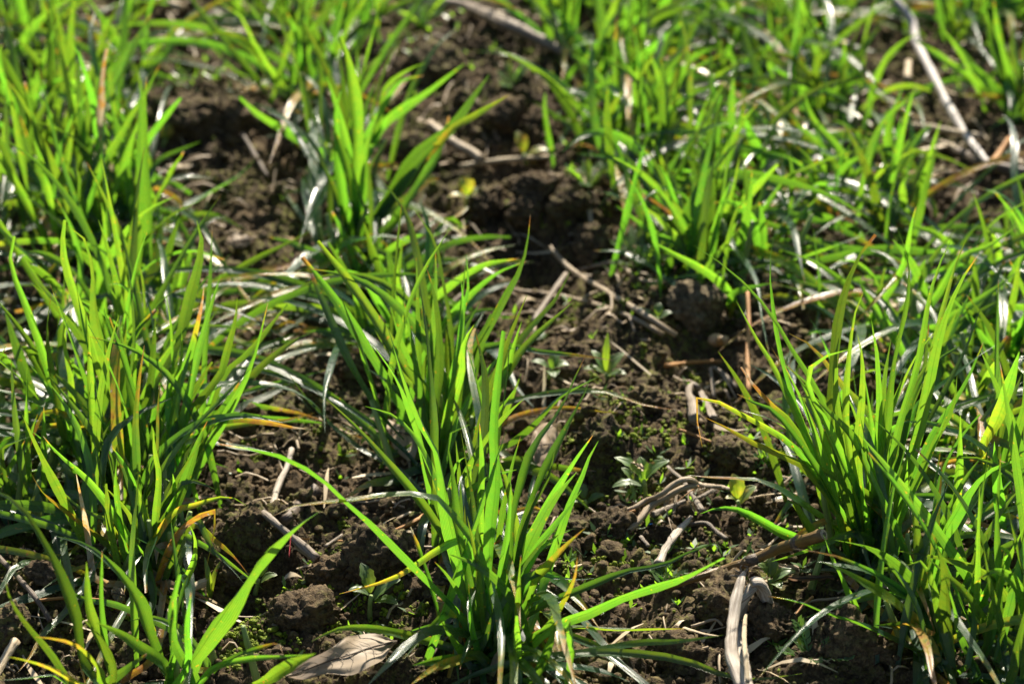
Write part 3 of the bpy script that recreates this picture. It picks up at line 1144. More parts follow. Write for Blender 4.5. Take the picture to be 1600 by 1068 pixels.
tuft((233, 905), 'tuft whose base shows bare soil, with long yellow leaves reaching to its side', [
    'c7 55 690 530 600 400 510 250 400 110 270 0 200 -80 | D-1',
    'c7 68 690 500 650 300 600 130 540 10 |',
    'c7 36 690 440 730 320 780 200 830 100 890 5 940 -60 |',
    'c7 42 710 450 730 270 740 100 720 0 708 -120 |',
    'c7 60 760 430 820 250 870 100 920 -60 960 -150 |',
    'c7 42 780 450 840 350 880 315 940 280 1000 272 985 400 945 570 | o D-3',
    'c7 44 640 540 630 520 520 430 400 340 300 260 200 180 140 85 | w D-2',
    'c7 30 560 400 500 310 400 270 320 210 270 150 250 110 | w',
    'c7 44 545 520 540 480 510 350 495 200 490 140 | D-3',
    'c7 56 760 470 770 420 755 350 772 270 |',
    'c7 60 740 530 780 450 795 430 735 440 725 510 | d D-2 !',  # folded blade, its white glare painted with the dry colour
    'c7 48 830 680 850 620 900 500 905 400 880 335 | D-4',
    'c7 40 880 330 1000 400 1090 480 1150 560 | y D-2',
    'c7 44 880 300 980 440 1060 520 1130 600 | D-2',
    'c7 45 480 600 430 540 410 400 390 280 350 80 | d',
    'c7 50 600 500 560 300 540 150 540 20 |',
    'c7 34 660 560 640 520 560 300 500 0 |',
    'c7 50 690 560 720 660 690 800 | D-5',
    'c7 46 700 580 760 580 740 760 710 900 | d D-5',
    'c7 40 660 560 620 330 560 230 480 150 |',
    'c7 44 780 300 900 240 1050 200 1140 240 | w',
    'c7 40 700 400 820 170 900 130 1000 170 |',
], fill=9, seed=9, hgt_m=.085, low=12, shoots=9, jit=.009)

tuft((285, 1085), 'nearest tuft, out of focus, with one very broad blade slanting over the twig', [
    'c7 112 870 1020 950 870 1050 720 1150 570 1250 440 1380 330 1484 265 | D-2',
    'c7 68 430 1050 340 750 260 540 190 400 110 270 0 180 -80 150 | D-3',
    'c7 70 740 1000 690 870 640 700 570 580 480 470 | D-2',
    'c7 70 780 1020 740 960 650 900 550 830 445 780 | D-4',
    'c7 50 540 1090 470 900 410 720 400 500 | D-3',
    'c7 36 540 1090 490 960 460 700 472 450 | D-3',
    'c7 44 380 1100 330 1067 230 920 120 790 50 680 25 590 | D-5',
    'c7 40 520 1090 470 1000 380 900 280 860 160 848 | y D-5',
    'c7 70 500 1100 600 990 680 930 | D-3',
    'c7 46 860 1000 865 800 885 640 | D-6',
    'c7 44 770 1067 800 900 790 720 830 560 | D-5',
    'c7 76 1150 1080 1230 1050 1330 990 1462 925 | D-7 !',
    'c7 44 930 1060 1000 990 1150 950 1300 940 1425 930 | D-5',
    'c7 34 930 1060 1020 990 1100 940 1200 905 1290 880 1310 930 | b D-4',
    'c7 66 430 1100 330 1060 250 1010 150 970 40 940 | w D-6',
    'c7 34 400 1100 250 1030 150 1040 0 1050 | D-6',
    'c7 50 560 1100 540 1000 470 850 380 760 | D-4',
    'c7 60 880 1100 870 1010 800 860 800 680 | D-7',
], fill=5, seed=10, hgt_m=.07, low=4, shoots=5, jit=.014)

tuft((20, 800), 'tuft at the photo edge with low bluish sprawling leaves', [
    'c4 46 -80 900 0 620 30 560 | ',
    'c7 40 -40 200 60 30 115 -60 | ',
    'c7 40 60 200 110 150 130 60 150 -80 |',
    'c4 40 0 1067 60 1010 150 980 |',
], fill=10, seed=11, hgt_m=.08, low=18)

tuft((200, 505), 'bright sunlit tuft behind the big one, its blades glowing through', [
    'c4 60 560 520 620 200 640 60 630 -80 |', 'c4 62 480 420 470 200 490 40 470 -100 |',
    'c4 66 640 420 700 250 730 100 760 -60 |', 'c4 50 690 400 770 150 810 20 840 -100 |',
    'c4 56 420 400 380 150 330 0 260 -120 |', 'c4 50 560 350 580 120 640 -60 |',
    'c4 46 700 430 820 340 840 240 850 160 |', 'c4 46 800 430 880 150 860 120 820 180 |',
    'c4 50 300 380 230 250 200 100 120 -30 |', 'c4 46 360 400 270 300 160 120 140 40 |',
    'c4 44 850 420 950 300 1080 220 1200 150 1350 80 1445 25 | D3',
    'c4 30 860 430 1030 310 1130 260 1250 235 1370 215 | w D1',
    'c4 26 1300 460 1250 340 1180 310 1085 225 | ',
    'c4 46 860 470 1000 400 1100 370 1350 390 1500 420 | D1',
    'c4 46 900 520 1050 520 1220 590 1350 560 1540 560 | w D0',
    'c4 40 900 540 1100 470 1250 430 1460 370 | D0',
], fill=25, seed=12, spread=.6, hgt_m=.125, low=9, shoots=6, jit=.016)

tuft((110, 385), 'tuft between the glowing one and the photo edge, leaves fanned to both sides', [
    'c1 56 300 1060 220 900 140 700 60 500 40 400 |', 'c1 50 330 1000 200 650 100 460 0 330 |',
    'c1 60 250 1000 180 820 60 720 -30 600 |', 'c1 44 330 1000 340 900 330 850 |',
    'c1 60 360 1060 400 900 400 780 |', 'c1 60 440 1060 430 870 560 620 700 400 |',
    'c1 54 440 1060 530 840 600 640 680 480 |', 'c1 40 490 1080 470 950 440 850 |', 'c4 44 40 150 20 20 60 -120 |',
], fill=29, seed=13, spread=.6, hgt_m=0.096, low=8, shoots=4)

tuft((205, 330), 'tuft with a white glinting blade standing up in its middle', [
    'c1 58 560 950 450 850 520 700 600 550 680 420 740 300 |', 'c1 58 530 900 640 700 740 560 835 452 |',
    'c1 40 620 1000 720 760 820 700 930 655 | D2', 'c1 60 480 800 480 520 560 350 620 200 700 70 |',
    'c1 54 470 700 460 450 470 330 492 225 | d', 'c1 60 430 800 330 600 300 400 250 150 200 0 |',  # the d blade is green: pale dry colour painted in for its glare
    'c1 60 500 900 440 500 370 260 330 200 |', 'c1 46 640 1000 690 870 850 820 1020 828 |',
    'c1 50 760 1020 880 950 1000 880 1100 820 1180 740 |', 'c1 46 700 1060 900 1000 1000 1000 1130 1060 |',
    'c1 46 620 1040 650 900 680 800 720 760 | ',
], fill=29, seed=14, spread=.6, hgt_m=0.096, low=8, shoots=4)

tuft((95, 225), 'blurred far tuft with a spray of tall pale blades at the photo corner', [
    'c1 56 330 600 330 200 345 0 |', 'c1 54 230 560 230 250 215 0 |', 'c1 56 400 640 520 380 640 180 700 60 |',
    'c1 50 200 600 80 400 0 220 |'], fill=34, seed=15, spread=.6, hgt_m=0.096, low=8, shoots=3)
tuft((25, 300), 'blurred tuft half outside the photo edge, sprawling pale leaves at its foot', [], fill=27, seed=16, spread=.6, hgt_m=0.080, low=10, shoots=3)
tuft((55, 80), 'far tuft at the top corner, in front of an orange dead leaf', [], fill=34, seed=17, spread=.6, hgt_m=0.080, low=8, shoots=2)
tuft((170, 110), 'far tuft at the top edge with leaves touching the pale stick', [
    'c1 50 620 500 700 260 800 240 900 270 |', 'c1 46 780 240 790 130 800 80 |'], fill=23, seed=18, spread=.6, hgt_m=0.072, low=8, shoots=2)

tuft((558, 405), 'tall slender tuft in the middle with a long blade leaning to the brown twig', [
    'c2 78 90 1130 70 1050 75 600 40 300 0 170 |', 'c2 60 90 1130 110 1000 130 700 170 560 190 500 |',
    'c2 40 80 1080 75 720 60 560 40 440 |', 'c2 70 100 1130 180 980 330 750 430 660 520 590 600 480 695 345 | D2',
    'c2 60 110 1130 230 950 330 830 400 730 |', 'c2 58 110 1130 230 1060 330 920 420 780 490 640 512 540 |',
    'c2 44 400 760 510 610 620 540 785 440 | w !', 'c2 40 60 1150 0 950 -60 800 -110 700 |',
    'c2 56 90 1130 60 900 20 720 -40 560 |', 'c2 44 130 1080 260 960 400 850 460 830 | y',
    'c4 40 1650 140 1600 20 1480 60 1420 120 1400 190 1395 300 | y D-1',
    'c2 70 30 1000 -20 560 10 420 |', 'c2 46 80 1100 140 800 230 640 |',
    'c2 60 120 1100 280 860 420 700 490 650 |',
], fill=6, seed=20, spread=.6, hgt_m=0.102, low=7, shoots=5, jit=.008)
tuft((545, 285), 'blurred tuft with bluish blades that bend out over bare soil', [
    'c2 60 60 800 190 590 280 510 400 430 480 370 580 295 |', 'c2 44 60 780 170 590 200 420 300 330 400 290 |',
    'c2 50 80 700 100 400 160 290 245 210 |', 'c2 40 40 800 200 500 280 380 390 350 |',
    'c2 60 20 800 20 500 0 250 |', 'c2 40 60 800 90 400 80 200 |', 'c1 60 1600 820 1500 720 1350 620 1200 530 1110 450 | D1',
    'c1 50 1560 760 1480 660 1370 650 1330 640 |', 'c1 46 1560 900 1440 880 1310 890 |', 'c2 50 120 760 160 760 300 785 |',
], fill=13, seed=21, spread=.6, hgt_m=0.093, low=9, shoots=4)
tuft((475, 150), 'far tuft over bare earth with leaves slanting to its side', [
    'c1 56 1500 740 1450 640 1350 450 1200 230 1100 50 1000 0 |', 'c1 50 1420 500 1250 410 1100 340 1000 240 948 172 |',
    'c1 50 1390 420 1430 200 1450 100 |', 'c1 56 1500 420 1560 200 1600 0 |', 'c1 46 1400 200 1400 0 |',
    'c1 40 1440 480 1350 380 1340 300 | d'], fill=18, seed=22, spread=.6, hgt_m=0.093, low=8, shoots=3)
tuft((430, 30), 'far tuft at the top edge between two bare patches', [], fill=29, seed=23, spread=.6, hgt_m=0.076, low=6, shoots=2)
tuft((530, 70), 'far tuft at the top edge beside the long pale branch', [], fill=23, seed=24, spread=.6, hgt_m=0.068, low=6, shoots=2)

tuft((1110, 420), 'dense bright tuft behind the big earth clod, an orange leaf across it', [
    'c6 40 140 240 60 0 -60 -100 -230 -180 |', 'c6 50 160 240 180 0 240 -200 |', 'c6 46 220 250 250 100 330 0 380 -30 |',
    'c3 60 120 1200 100 950 80 780 |', 'c3 56 150 1200 240 900 250 850 |', 'c3 60 180 1200 280 960 460 760 |',
    'c3 46 130 1200 160 900 165 780 |', 'c2 34 1640 1080 1540 990 1440 920 1350 890 | o', 'c2 50 1650 1150 1530 900 1440 720 1400 680 |',
    'c2 56 1640 1160 1480 1010 1400 950 |', 'c6 30 250 440 250 200 245 20 | w',
    'c2 40 1700 1150 1500 1100 1280 950 |', 'c3 50 60 1180 0 900 -60 760 |', 'c6 40 300 430 290 260 370 60 |',
], fill=42, seed=30, spread=.85, hgt_m=0.080, low=14, shoots=6, jit=.018)
tuft((1065, 320), 'blurred tuft of mixed bluish and bright blades in the middle of its row', [
    'c3 50 -60 900 100 760 130 560 215 370 |', 'c3 46 200 900 200 760 300 560 370 480 |', 'c3 44 100 860 130 760 210 620 |',
    'c2 50 1560 1000 1380 800 1280 740 1100 710 |', 'c2 50 1500 820 1530 640 1600 520 |'], fill=42, seed=31, spread=.85, hgt_m=0.084, low=12, shoots=4, jit=.018)
tuft((985, 215), 'blurred tuft rising beside a bare mound with pale weeds at its foot', [
    'c2 60 1290 680 1270 500 1240 330 |', 'c2 44 1150 650 1200 450 1230 380 |',
    'c2 44 1120 600 1010 540 900 470 |', 'c2 46 1060 420 940 340 820 270 740 250 600 235 |', 'c2 60 1380 620 1460 400 1470 250 |'],
     fill=37, seed=32, spread=.85, hgt_m=0.084, low=12, shoots=3, jit=.018)
tuft((935, 115), 'far tuft whose leaves hang over the end of the pale branch', [
    'c2 56 1250 350 1240 120 1260 0 |', 'c2 56 1200 360 1100 180 1000 40 |', 'c2 50 1380 300 1390 100 1400 40 |',
    'c2 50 1060 330 1000 220 960 150 | w'], fill=35, seed=33, spread=.85, hgt_m=0.080, low=10, shoots=3, jit=.016)
tuft((880, 15), 'far tuft at the top edge behind the pale branch', [], fill=35, seed=34, spread=.85, hgt_m=0.072, low=8, shoots=2)
tuft((1010, 40), 'far tuft at the top edge over a heap of yellowed leaves', [], fill=27, seed=35, spread=.85, hgt_m=0.064, low=10, shoots=2)

tuft((1335, 300), 'blurred tuft glittering with white glints below the white stick', [
    'c3 60 820 880 740 700 620 560 580 420 |', 'c3 58 860 880 900 700 960 580 |', 'c3 56 900 900 1000 730 1170 570 |',
    'c3 54 800 900 640 660 520 560 |', 'c3 56 960 800 980 600 1040 400 |', 'c3 50 860 880 860 600 900 420 |',
    'c3 50 780 860 560 950 320 1010 |', 'c3 46 800 900 1000 740 1110 770 | ', 'c3 46 1000 980 980 900 970 760 |',
    'c3 46 900 860 1120 800 1330 790 | d', 'c3 46 1090 840 1260 850 1400 900 |'],
     fill=27, seed=40, spread=.85, hgt_m=0.064, low=12, shoots=3, jit=.018)
tuft((1275, 190), 'blurred tuft with a broad blade slanting up to the white stick', [
    'c3 66 700 620 640 380 660 180 |', 'c3 60 760 600 850 400 930 330 1070 170 |', 'c3 56 800 400 900 170 960 60 |',
    'c3 54 680 560 560 400 460 330 420 280 |', 'c3 54 740 560 760 300 770 180 |', 'c3 46 620 560 540 300 520 160 | '],
     fill=37, seed=41, spread=.85, hgt_m=0.088, low=10, shoots=3, jit=.018)
tuft((1195, 105), 'far tuft at the fork where a pale dry leaf arches over', [
    'c3 54 420 340 330 140 250 0 |', 'c3 50 440 330 440 120 430 0 |', 'c3 44 420 300 530 130 600 140 620 230 |'],
     fill=37, seed=42, spread=.85, hgt_m=0.080, low=10, shoots=2, jit=.016)
tuft((1120, 25), 'far tuft at the top edge above the one with the pale arching leaf', [], fill=35, seed=43, spread=.85, hgt_m=0.072, low=8, shoots=2)
tuft((1290, 45), 'far tuft at the top edge just beside the upper end of the white stick', [], fill=27, seed=44, spread=.85, hgt_m=0.064, low=8, shoots=2)

tuft((1555, 560), 'pale green spreading tuft behind the tall one at the photo edge', [
    'c6 44 1500 560 1560 300 1580 150 |', 'c6 40 1480 560 1500 300 1520 200 |', 'c6 46 1440 560 1340 420 1250 330 |',
    'c6 46 1400 540 1420 400 1520 320 1590 300 |', 'c6 44 1350 560 1300 430 1270 380 |', 'c6 60 1560 600 1450 520 1310 360 |',
    'c6 46 1560 640 1480 500 1440 360 |', 'c6 60 1330 560 1180 480 1070 430 |'], fill=32, seed=50, spread=.85, hgt_m=0.068, low=14, shoots=4, jit=.02)
tuft((1420, 520), 'half hidden tuft just behind the tall one with the folded blade', [
    'c6 50 980 480 870 500 950 350 1040 200 1080 0 1100 -80 |', 'c6 46 1000 420 930 280 850 210 |', 'c6 40 940 600 940 560 975 400 998 295 | d',  # the d blade: sun glare put into its colour as pale dry tissue
    'c6 50 1160 360 1080 180 990 70 |', 'c6 26 660 600 650 400 650 250 625 20 |', 'c6 44 1100 300 1180 150 1290 20 |',
    'c6 46 1200 330 1300 160 1440 100 1580 0 |', 'c6 40 880 420 800 300 640 180 480 120 |', 'c6 40 860 500 700 430 600 330 470 280 |'],
     fill=17, seed=51, spread=.85, hgt_m=0.072, low=14, shoots=3, jit=.02)
tuft((1590, 430), 'low tuft at the photo edge across the dark hollow', [], fill=20, seed=52, spread=.85, hgt_m=0.056, low=10, shoots=2)

tuft((1598, 170), 'far tuft of bright arching blades beyond the white stick', [
    'c3 54 1560 560 1480 330 1420 60 1400 0 |', 'c3 50 1500 480 1340 280 1210 120 |', 'c3 50 1560 400 1500 200 1460 0 |',
    'c3 50 1620 480 1580 280 1540 60 |', 'c3 46 1480 420 1330 300 1240 390 | ', 'c3 46 1600 470 1400 450 1290 440 | w'],
     fill=25, seed=60, spread=.85, hgt_m=0.072, low=10, shoots=3)
tuft((1500, 60), 'far tuft at the top edge beyond the white stick', [], fill=35, seed=61, spread=.85, hgt_m=0.072, low=8, shoots=2)
tuft((1590, 30), 'far tuft at the top corner beyond the white stick', [], fill=32, seed=62, spread=.85, hgt_m=0.072, low=8, shoots=2)

# plants standing between the bigger tufts, the same drilled rows
tuft((728, 868), 'slim upright tuft standing in the gap of the two tall central tufts', [
    'c8 46 600 470 570 300 560 120 540 -60 |', 'c8 46 640 480 650 250 660 40 650 -140 |', 'c8 42 560 460 500 300 420 120 380 0 |',
    'c8 40 700 480 760 250 800 60 840 -80 |', 'c8 44 620 400 600 200 610 0 |', 'c8 40 690 420 700 200 690 30 |',
], fill=14, seed=901, hgt_m=.105, low=10, spread=.45, jit=.012)
tuft((222, 825), 'slim tuft in the line of the big bright one, just in front of it', [], fill=24, seed=902, hgt_m=.095, low=12, spread=.5, jit=.014)
tuft((165, 620), 'tuft hidden at the back of the big bright one, only its leaf tops out', [], fill=16, seed=903, hgt_m=.105, low=12, spread=.5, jit=.016)
tuft((1405, 935), 'dark leafy tuft between the tall dense one and the broad front one', [], fill=7, seed=904, hgt_m=.10, low=14, spread=.65, jit=.016)
tuft((1305, 770), 'small tuft whose blades slope over the bare soil behind the tall dense one', [], fill=14, seed=905, hgt_m=.08, low=10, spread=.7, jit=.012)
tuft((600, 460), 'low tuft under the tall slender one with the long leaning blade', [], fill=10, seed=906, hgt_m=.06, low=12, spread=.8, jit=.012)
tuft((1500, 690), 'low spreading tuft with yellowed leaves behind the broad front one', [], fill=18, seed=907, hgt_m=.075, low=16, spread=.85, jit=.018)
tuft((1400, 370), 'blurred low tuft at the edge of the dark hollow', [], fill=18, seed=908, hgt_m=.07, low=14, spread=.9, jit=.02)
tuft((1190, 260), 'blurred low tuft between two brighter rows', [], fill=14, seed=909, hgt_m=.065, low=14, spread=.9, jit=.02)
tuft((60, 640), 'sprawling tuft of pale bent leaves at the photo edge beside the big bright one', [], fill=10, seed=910, hgt_m=.07, low=16, spread=.9, jit=.016)

# ------------------------------------------------------------------ stalks, twigs and straws
S = stalk
S('stick', 'long white weathered stick lying through the far tufts', 'stick', 'c3', 40, 32,
  '960 -60 1010 10 1080 90 1100 190 1160 310 1230 450 1290 560 1340 640 1390 700 1440 765', M['white_stick'], [.05, .045, .035, .025, .018, .014, .012, .012, .012, .012], 30, 1.0, .10, seed=1,
  wm=[32, 38, 40, 36, 42, 35, 43, 32, 34, 22])
S('branch', 'long pale bent branch across the top of the photo', 'branch', 'c2', 52, 40,
  '240 -60 340 0 560 20 750 100 900 170 1080 262', M['grey_wood'], .010, 26, 1.0, .12, seed=2, wm=[50, 56, 44, 56, 60, 40])
S('root', 'thick brown root lying crosswise at the foot of the white stick', 'root', 'c3', 50, 60,
  '1230 680 1330 720 1450 770 1600 800 1700 800', M['bark'], .004, 18, 1.0, .2, seed=3)
S('stick', 'short pale stick in front of the far corner tuft, by an orange leaf', 'stick', 'c1', 46, 40, '985 60 1070 120 1165 185',
  M['grey_wood'], .006, 12, seed=4)
S('stick', 'pale stick touching the top edge above the bare dark soil', 'stick', 'c1', 40, 44, '640 -10 740 5 840 38', M['pale_straw'], .006, 12, seed=5)
S('twig', 'pinkish brown twig lying under the long leaning blade', 'twig', 'c2', 44, 50, '415 575 520 655 610 705 660 745', M['straw'], .005, 14, seed=6)
S('straw', 'long straw crossing the bare soil from beside the arched bluish blades', 'straw', 'c5', 22, 22,
  '740 290 850 312 950 320 1150 360 1350 430 1500 512', M['straw'], .003, 22, seed=7)
S('straw', 'long straw that slopes down to the earth clod and crosses the other', 'straw', 'c5', 26, 26,
  '975 105 1060 200 1200 290 1400 410 1560 515', M['straw'], .006, 20, seed=8)
S('straw', 'short grey straw standing out from the crossing of two long straws', 'straw', 'c5', 24, 28, '1050 230 980 330 895 455', M['grey_wood'], .007, 12, seed=9)
S('straw', 'thin pale straw over the soil below the dense bright tuft', 'straw', 'c5', 16, 22, '1100 215 1200 190 1290 180 1400 260 1600 270', M['straw'], .003, 14, seed=10)
S('twig', 'dark thin twig lying level beneath the middle tuft', 'twig', 'c5', 26, 22, '40 305 150 292 260 298 400 300', M['bark'], .003, 14, seed=11)
S('twig', 'short dark twig slanting out of the middle tuft', 'twig', 'c5', 34, 22, '470 415 520 370 570 325', M['bark'], .006, 10, seed=12)
t, C, rad, o = S('twig', 'grey twig with a knobbly end under the very broad front blade', 'twig', 'c7', 46, 34,
                 '1185 255 1230 285 1290 335 1340 380 1410 440 1470 490', M['grey_wood'], .008, 22, seed=13, wm=[58, 50, 36, 34, 34, 52, 44])
S('stick', 'pale broken stick upright between the two front tufts', 'stick', 'c7', 26, 34, '1350 -20 1330 60 1300 120 1275 190 1265 255', M['bleached'], .006, 14, seed=14)
S('stick', 'dark bark-covered stick half under the yellow leaves', 'stick', 'z6', 120, 90, '620 20 520 100 400 230 330 290', M['bark'], .003, 12, seed=15)
S('twig', 'thin brown twig at the photo edge near the bottom corner', 'twig', 'c7', 26, 24, '-40 440 0 485 80 570 150 650 200 720 232 775', M['bark'], .006, 16, seed=16)
S('stick', 'pale stick end poking up at the bottom corner', 'stick', 'c7', 42, 44, '-40 1050 10 970 72 868', M['pale_straw'], .010, 10, seed=17)
S('root', 'pale curved root beneath the tuft with a bare base', 'root', 'c7', 40, 26, '965 592 900 615 850 660 795 710 770 800 730 880 700 970', M['pale_straw'], .006, 20, seed=18)
S('thread', 'thin red thread hanging by the grey twig', 'thread', 'z6', 12, 8, '395 410 390 480 382 585', M['red'], .010, 10, rough=0, seed=19)
S('straw', 'fine orange straw lying flat below the edge twig', 'straw', 'c7', 14, 12, '0 725 120 690 300 668 450 675 590 690', M['orange'], .003, 14, seed=20)
S('straw', 'short orange straw piece under the pale curved root', 'straw', 'c7', 26, 22, '500 690 560 720 610 748', M['orange'], .004, 8, seed=21)
S('straw', 'orange dry stalk pointing out of the tall central tuft', 'straw', 'c8', 30, 20, '480 262 420 275 360 310 300 340 235 368', M['orange'], .007, 14, seed=22)
S('straw', 'brown straw lying level beside a dark earth clod', 'straw', 'z6', 20, 18, '780 450 880 455 980 455 1090 440', M['orange'], .004, 10, seed=23)
S('twig', 'stub of olive twig poking up beside the brown level straw', 'twig', 'z6', 34, 26, '680 500 740 460 825 400', M['grey_wood'], .008, 8, seed=24)
S('straw', 'short straw under the grey twig with a knobbly end', 'straw', 'z6', 18, 16, '430 425 490 430 550 435', M['orange'], .005, 8, seed=25)
S('straw', 'upright orange dried stalk beside the dense bright tuft', 'straw', 'p', 8, 6, '1170 615 1168 560 1170 500 1168 455', M['orange'], .018, 14, seed=26)
S('straw', 'bent grey straw like an upturned V behind the bare mound', 'straw', 'c6', 18, 14, '165 800 158 740 150 660 180 670 220 700 268 755', M['grey_wood'], .007, 14, seed=27)
S('straw', 'faint brown straw lying level at the far edge of the mound', 'straw', 'c6', 22, 16, '-60 655 60 640 150 635 200 635', M['orange'], .003, 12, seed=28)
S('straw', 'fine brown straw lying below the bent yellow leaf tip', 'straw', 'c6', 14, 12, '0 950 60 970 130 1000 210 1025', M['orange'], .004, 12, seed=29)
S('straw', 'thin grey straw under the lying leaf at the bent bleached stalk', 'straw', 'c9', 16, 14, '520 765 600 690 700 675 820 660', M['straw'], .005, 12, seed=30)
S('straw', 'short orange chip leaning on the thin grey straw', 'straw', 'z1', 26, 18, '1015 385 940 450 865 540', M['orange'], .010, 8, seed=31)
S('straw', 'pale straw joining the bent bleached stalk low down', 'straw', 'z1', 40, 26, '560 600 700 585 820 550 860 590', M['pale_straw'], .004, 10, seed=32)
S('straw', 'dark straw reaching the bent bleached stalk from its shaded side', 'straw', 'z1', 26, 22, '0 632 100 600 200 572 260 620', M['straw'], .004, 10, seed=33)
S('straw', 'pale flat straw below the dark one beside the bleached stalk', 'straw', 'z1', 40, 26, '-60 640 0 660 100 690 230 712', M['pale_straw'], .004, 10, flat=.4, seed=34)
S('straw', 'blurred pale straw under the far glittering tuft', 'straw', 'c3', 26, 26, '1050 580 1150 585 1250 605 1400 630', M['pale_straw'], .012, 12, seed=35)
S('straw', 'second blurred pale straw just below, near the crosswise root', 'straw', 'c3', 28, 22, '1150 655 1230 665 1310 700', M['pale_straw'], .008, 10, seed=36)
S('straw', 'blurred orange stalk leaning on the crosswise root', 'straw', 'c3', 30, 22, '1450 760 1490 700 1530 640', M['orange'], .010, 8, seed=37)
S('straw', 'pale straw lying behind the yellow weed on the bare mound', 'straw', 'c2', 26, 20, '560 770 680 750 820 735 1000 725', M['pale_straw'], .003, 12, seed=38)
S('straw', 'blurred brown straw crossing the soil near the yellow speck leaf', 'straw', 'c1', 24, 20, '1120 620 1170 700 1240 820', M['bark'], .006, 10, seed=39)
S('straw', 'blurred pale stalk near the broken fork by the white stick', 'straw', 'c3', 60, 40, '950 90 1010 95 1085 100', M['grey_wood'], .008, 10, seed=40)
S('straw', 'blurred pale upright stub beside the white stick', 'straw', 'c3', 40, 30, '1060 370 1062 330 1066 290', M['pale_straw'], .010, 8, seed=41)

# the cut brown stem
st, C, rad, o = S('cut_stem', 'brown and olive cut stem with a clean end, leaning over the bent bleached stalk', 'stem', 'c9', 56, 18,
                  '672 375 600 398 540 418 440 450 300 510 200 540 130 562 60 585 -60 625', M['olive'], [.042, .036, .030, .024, .016, .012, .010, .008, .006], 34, rough=.03, seed=50,
                  wm=[58, 60, 56, 56, 52, 48, 40, 30, 22])
e = unit(C[0] - C[1])
cv, cf, cuv = tube_mesh([C[0] - e * .0004, C[0] + e * .0004], [rad[0] * .93, rad[0] * .86], 12, rng=random.Random(3))
mesh_obj('cut_end', cv - o, cf, M['pale_straw'], st, True, cuv)
cv, cf, cuv = tube_mesh([C[0], C[0] + e * .0006], [rad[0] * .42, rad[0] * .40], 10, rng=random.Random(3))
mesh_obj('pith', cv - o, cf, M['bark'], st, True, cuv)
for k in (7, 17):
    cv, cf, cuv = tube_mesh(C[k - 1:k + 2], rad[k] * np.array([1.02, 1.16, 1.02]), 12, rng=random.Random(k), rough=.06)
    mesh_obj('node', cv - o, cf, M['bark'], st, True, cuv)

# the bent bleached stalk in front
g0 = ground(1165, 1085)
bs = thing('bleached_stalk', 'thick bleached split stalk bent over like a hook at the bottom of the photo', 'stalk', tuple(g0))
org = np.array(g0)
yb, yt = g0[1] - .02, ground(1160, 960)[1] - .006


def strand(txt, wm, mat, ys, seed, flat=.7, ridge=.1, name='strand'):
    rng = random.Random(seed)
    p = px('z1', txt)
    yy = np.interp(np.linspace(0, 1, len(p)), np.linspace(0, 1, len(ys)), ys)
    C = spline([at_y(u, v, y) for (u, v), y in zip(p, yy)], 30)
    r = np.interp(np.linspace(0, 1, 30), np.linspace(0, 1, len(wm)), wm) * .1872 * .5 * px_m(C[10])
    v, f, uv = tube_mesh(C, r, 14, flat, .10, rng, True, ridge)
    mesh_obj(name, v - org, f, mat, bs, True, uv)


strand('440 1160 380 1000 330 850 335 700 350 560 375 400 410 260 440 175', [150, 140, 116, 92, 100, 100, 76, 28], M['bleached'], [yb, yt], 1)
strand('470 1160 440 950 410 780 395 620 420 480 470 360 530 285 575 320 600 400', [110, 96, 96, 110, 126, 116, 110, 100, 86], M['bleached'],
       [yb - .003, yt - .004, yt - .004, yt + .006], 2)
strand('500 270 560 262 605 310 620 390 650 440 705 480 760 520', [110, 120, 116, 104, 90, 70, 30], M['bleached'], [yt - .004, yt - .002, yt + .006], 3)
strand('470 1100 448 850 440 700 450 560 465 520', [36, 40, 42, 30, 10], M['pale_straw'], [yb - .005, yt - .008], 4)
for k, tx in enumerate(('425 190 410 140 425 120', '445 190 470 140 440 125', '430 200 365 160 358 150', '400 215 340 205 318 212')):
    strand(tx, [30, 16, 5], M['grey_wood'], [yt, yt], 10 + k, 1, 0, 'torn_fibre')

# knot of dry roots
gb = ground(1060, 780)
rb = thing('dry_root_clump', 'clump of dry tangled roots and split stem on the open soil', 'roots', tuple(gb))
org_r = np.array(gb)


def rootlet(txt, w0, w1, lift, mat, seed, name='root_strand', flat=1.0):
    rng = random.Random(seed)
    C = spline(on_ground(px('z8', txt), lift), 24)
    s = px_m(C[12]) * .1685 * .5
    v, f, uv = tube_mesh(C, np.linspace(w0, w1, 24) * s, 9, flat, .14, rng, True, .1)
    mesh_obj(name, v - org_r, f, mat, rb, True, uv)


rootlet('-60 700 100 610 300 550 420 480 550 430 660 340 760 292 830 290 880 330', 34, 60, [.003, .004, .006, .008, .012, .014, .015, .014, .012], M['straw'], 1)
rootlet('200 780 300 720 370 640 450 540 600 450 750 370 880 345', 70, 56, [.002, .003, .005, .007, .01, .012, .012], M['straw'], 2)
rootlet('860 325 950 350 1050 355 1120 360 1200 385', 56, 30, .008, M['straw'], 3)
rootlet('0 700 60 730 170 745 220 740', 20, 16, .003, M['orange'], 4)
rootlet('180 650 240 600 310 575', 18, 22, .006, M['orange'], 5)
rootlet('0 805 100 790 190 765', 30, 34, .003, M['straw'], 6)
for k, tx in enumerate(('575 480 590 560 620 640 665 695', '690 430 672 540 655 660', '800 370 805 470 840 560 865 600', '640 450 600 520 575 560',
                        '700 430 690 520 668 640', '960 370 880 400 850 420', '900 350 780 430 690 500', '620 640 640 720 655 765')):
    rootlet(tx, 14, 5, .009, M['straw'] if k != 6 else M['orange'], 20 + k, 'rootlet')
rootlet('470 620 600 560 700 520 780 490', 60, 36, .004, M['grey_wood'], 40)
rootlet('880 470 960 430 1060 380', 30, 44, .004, M['grey_wood'], 41)
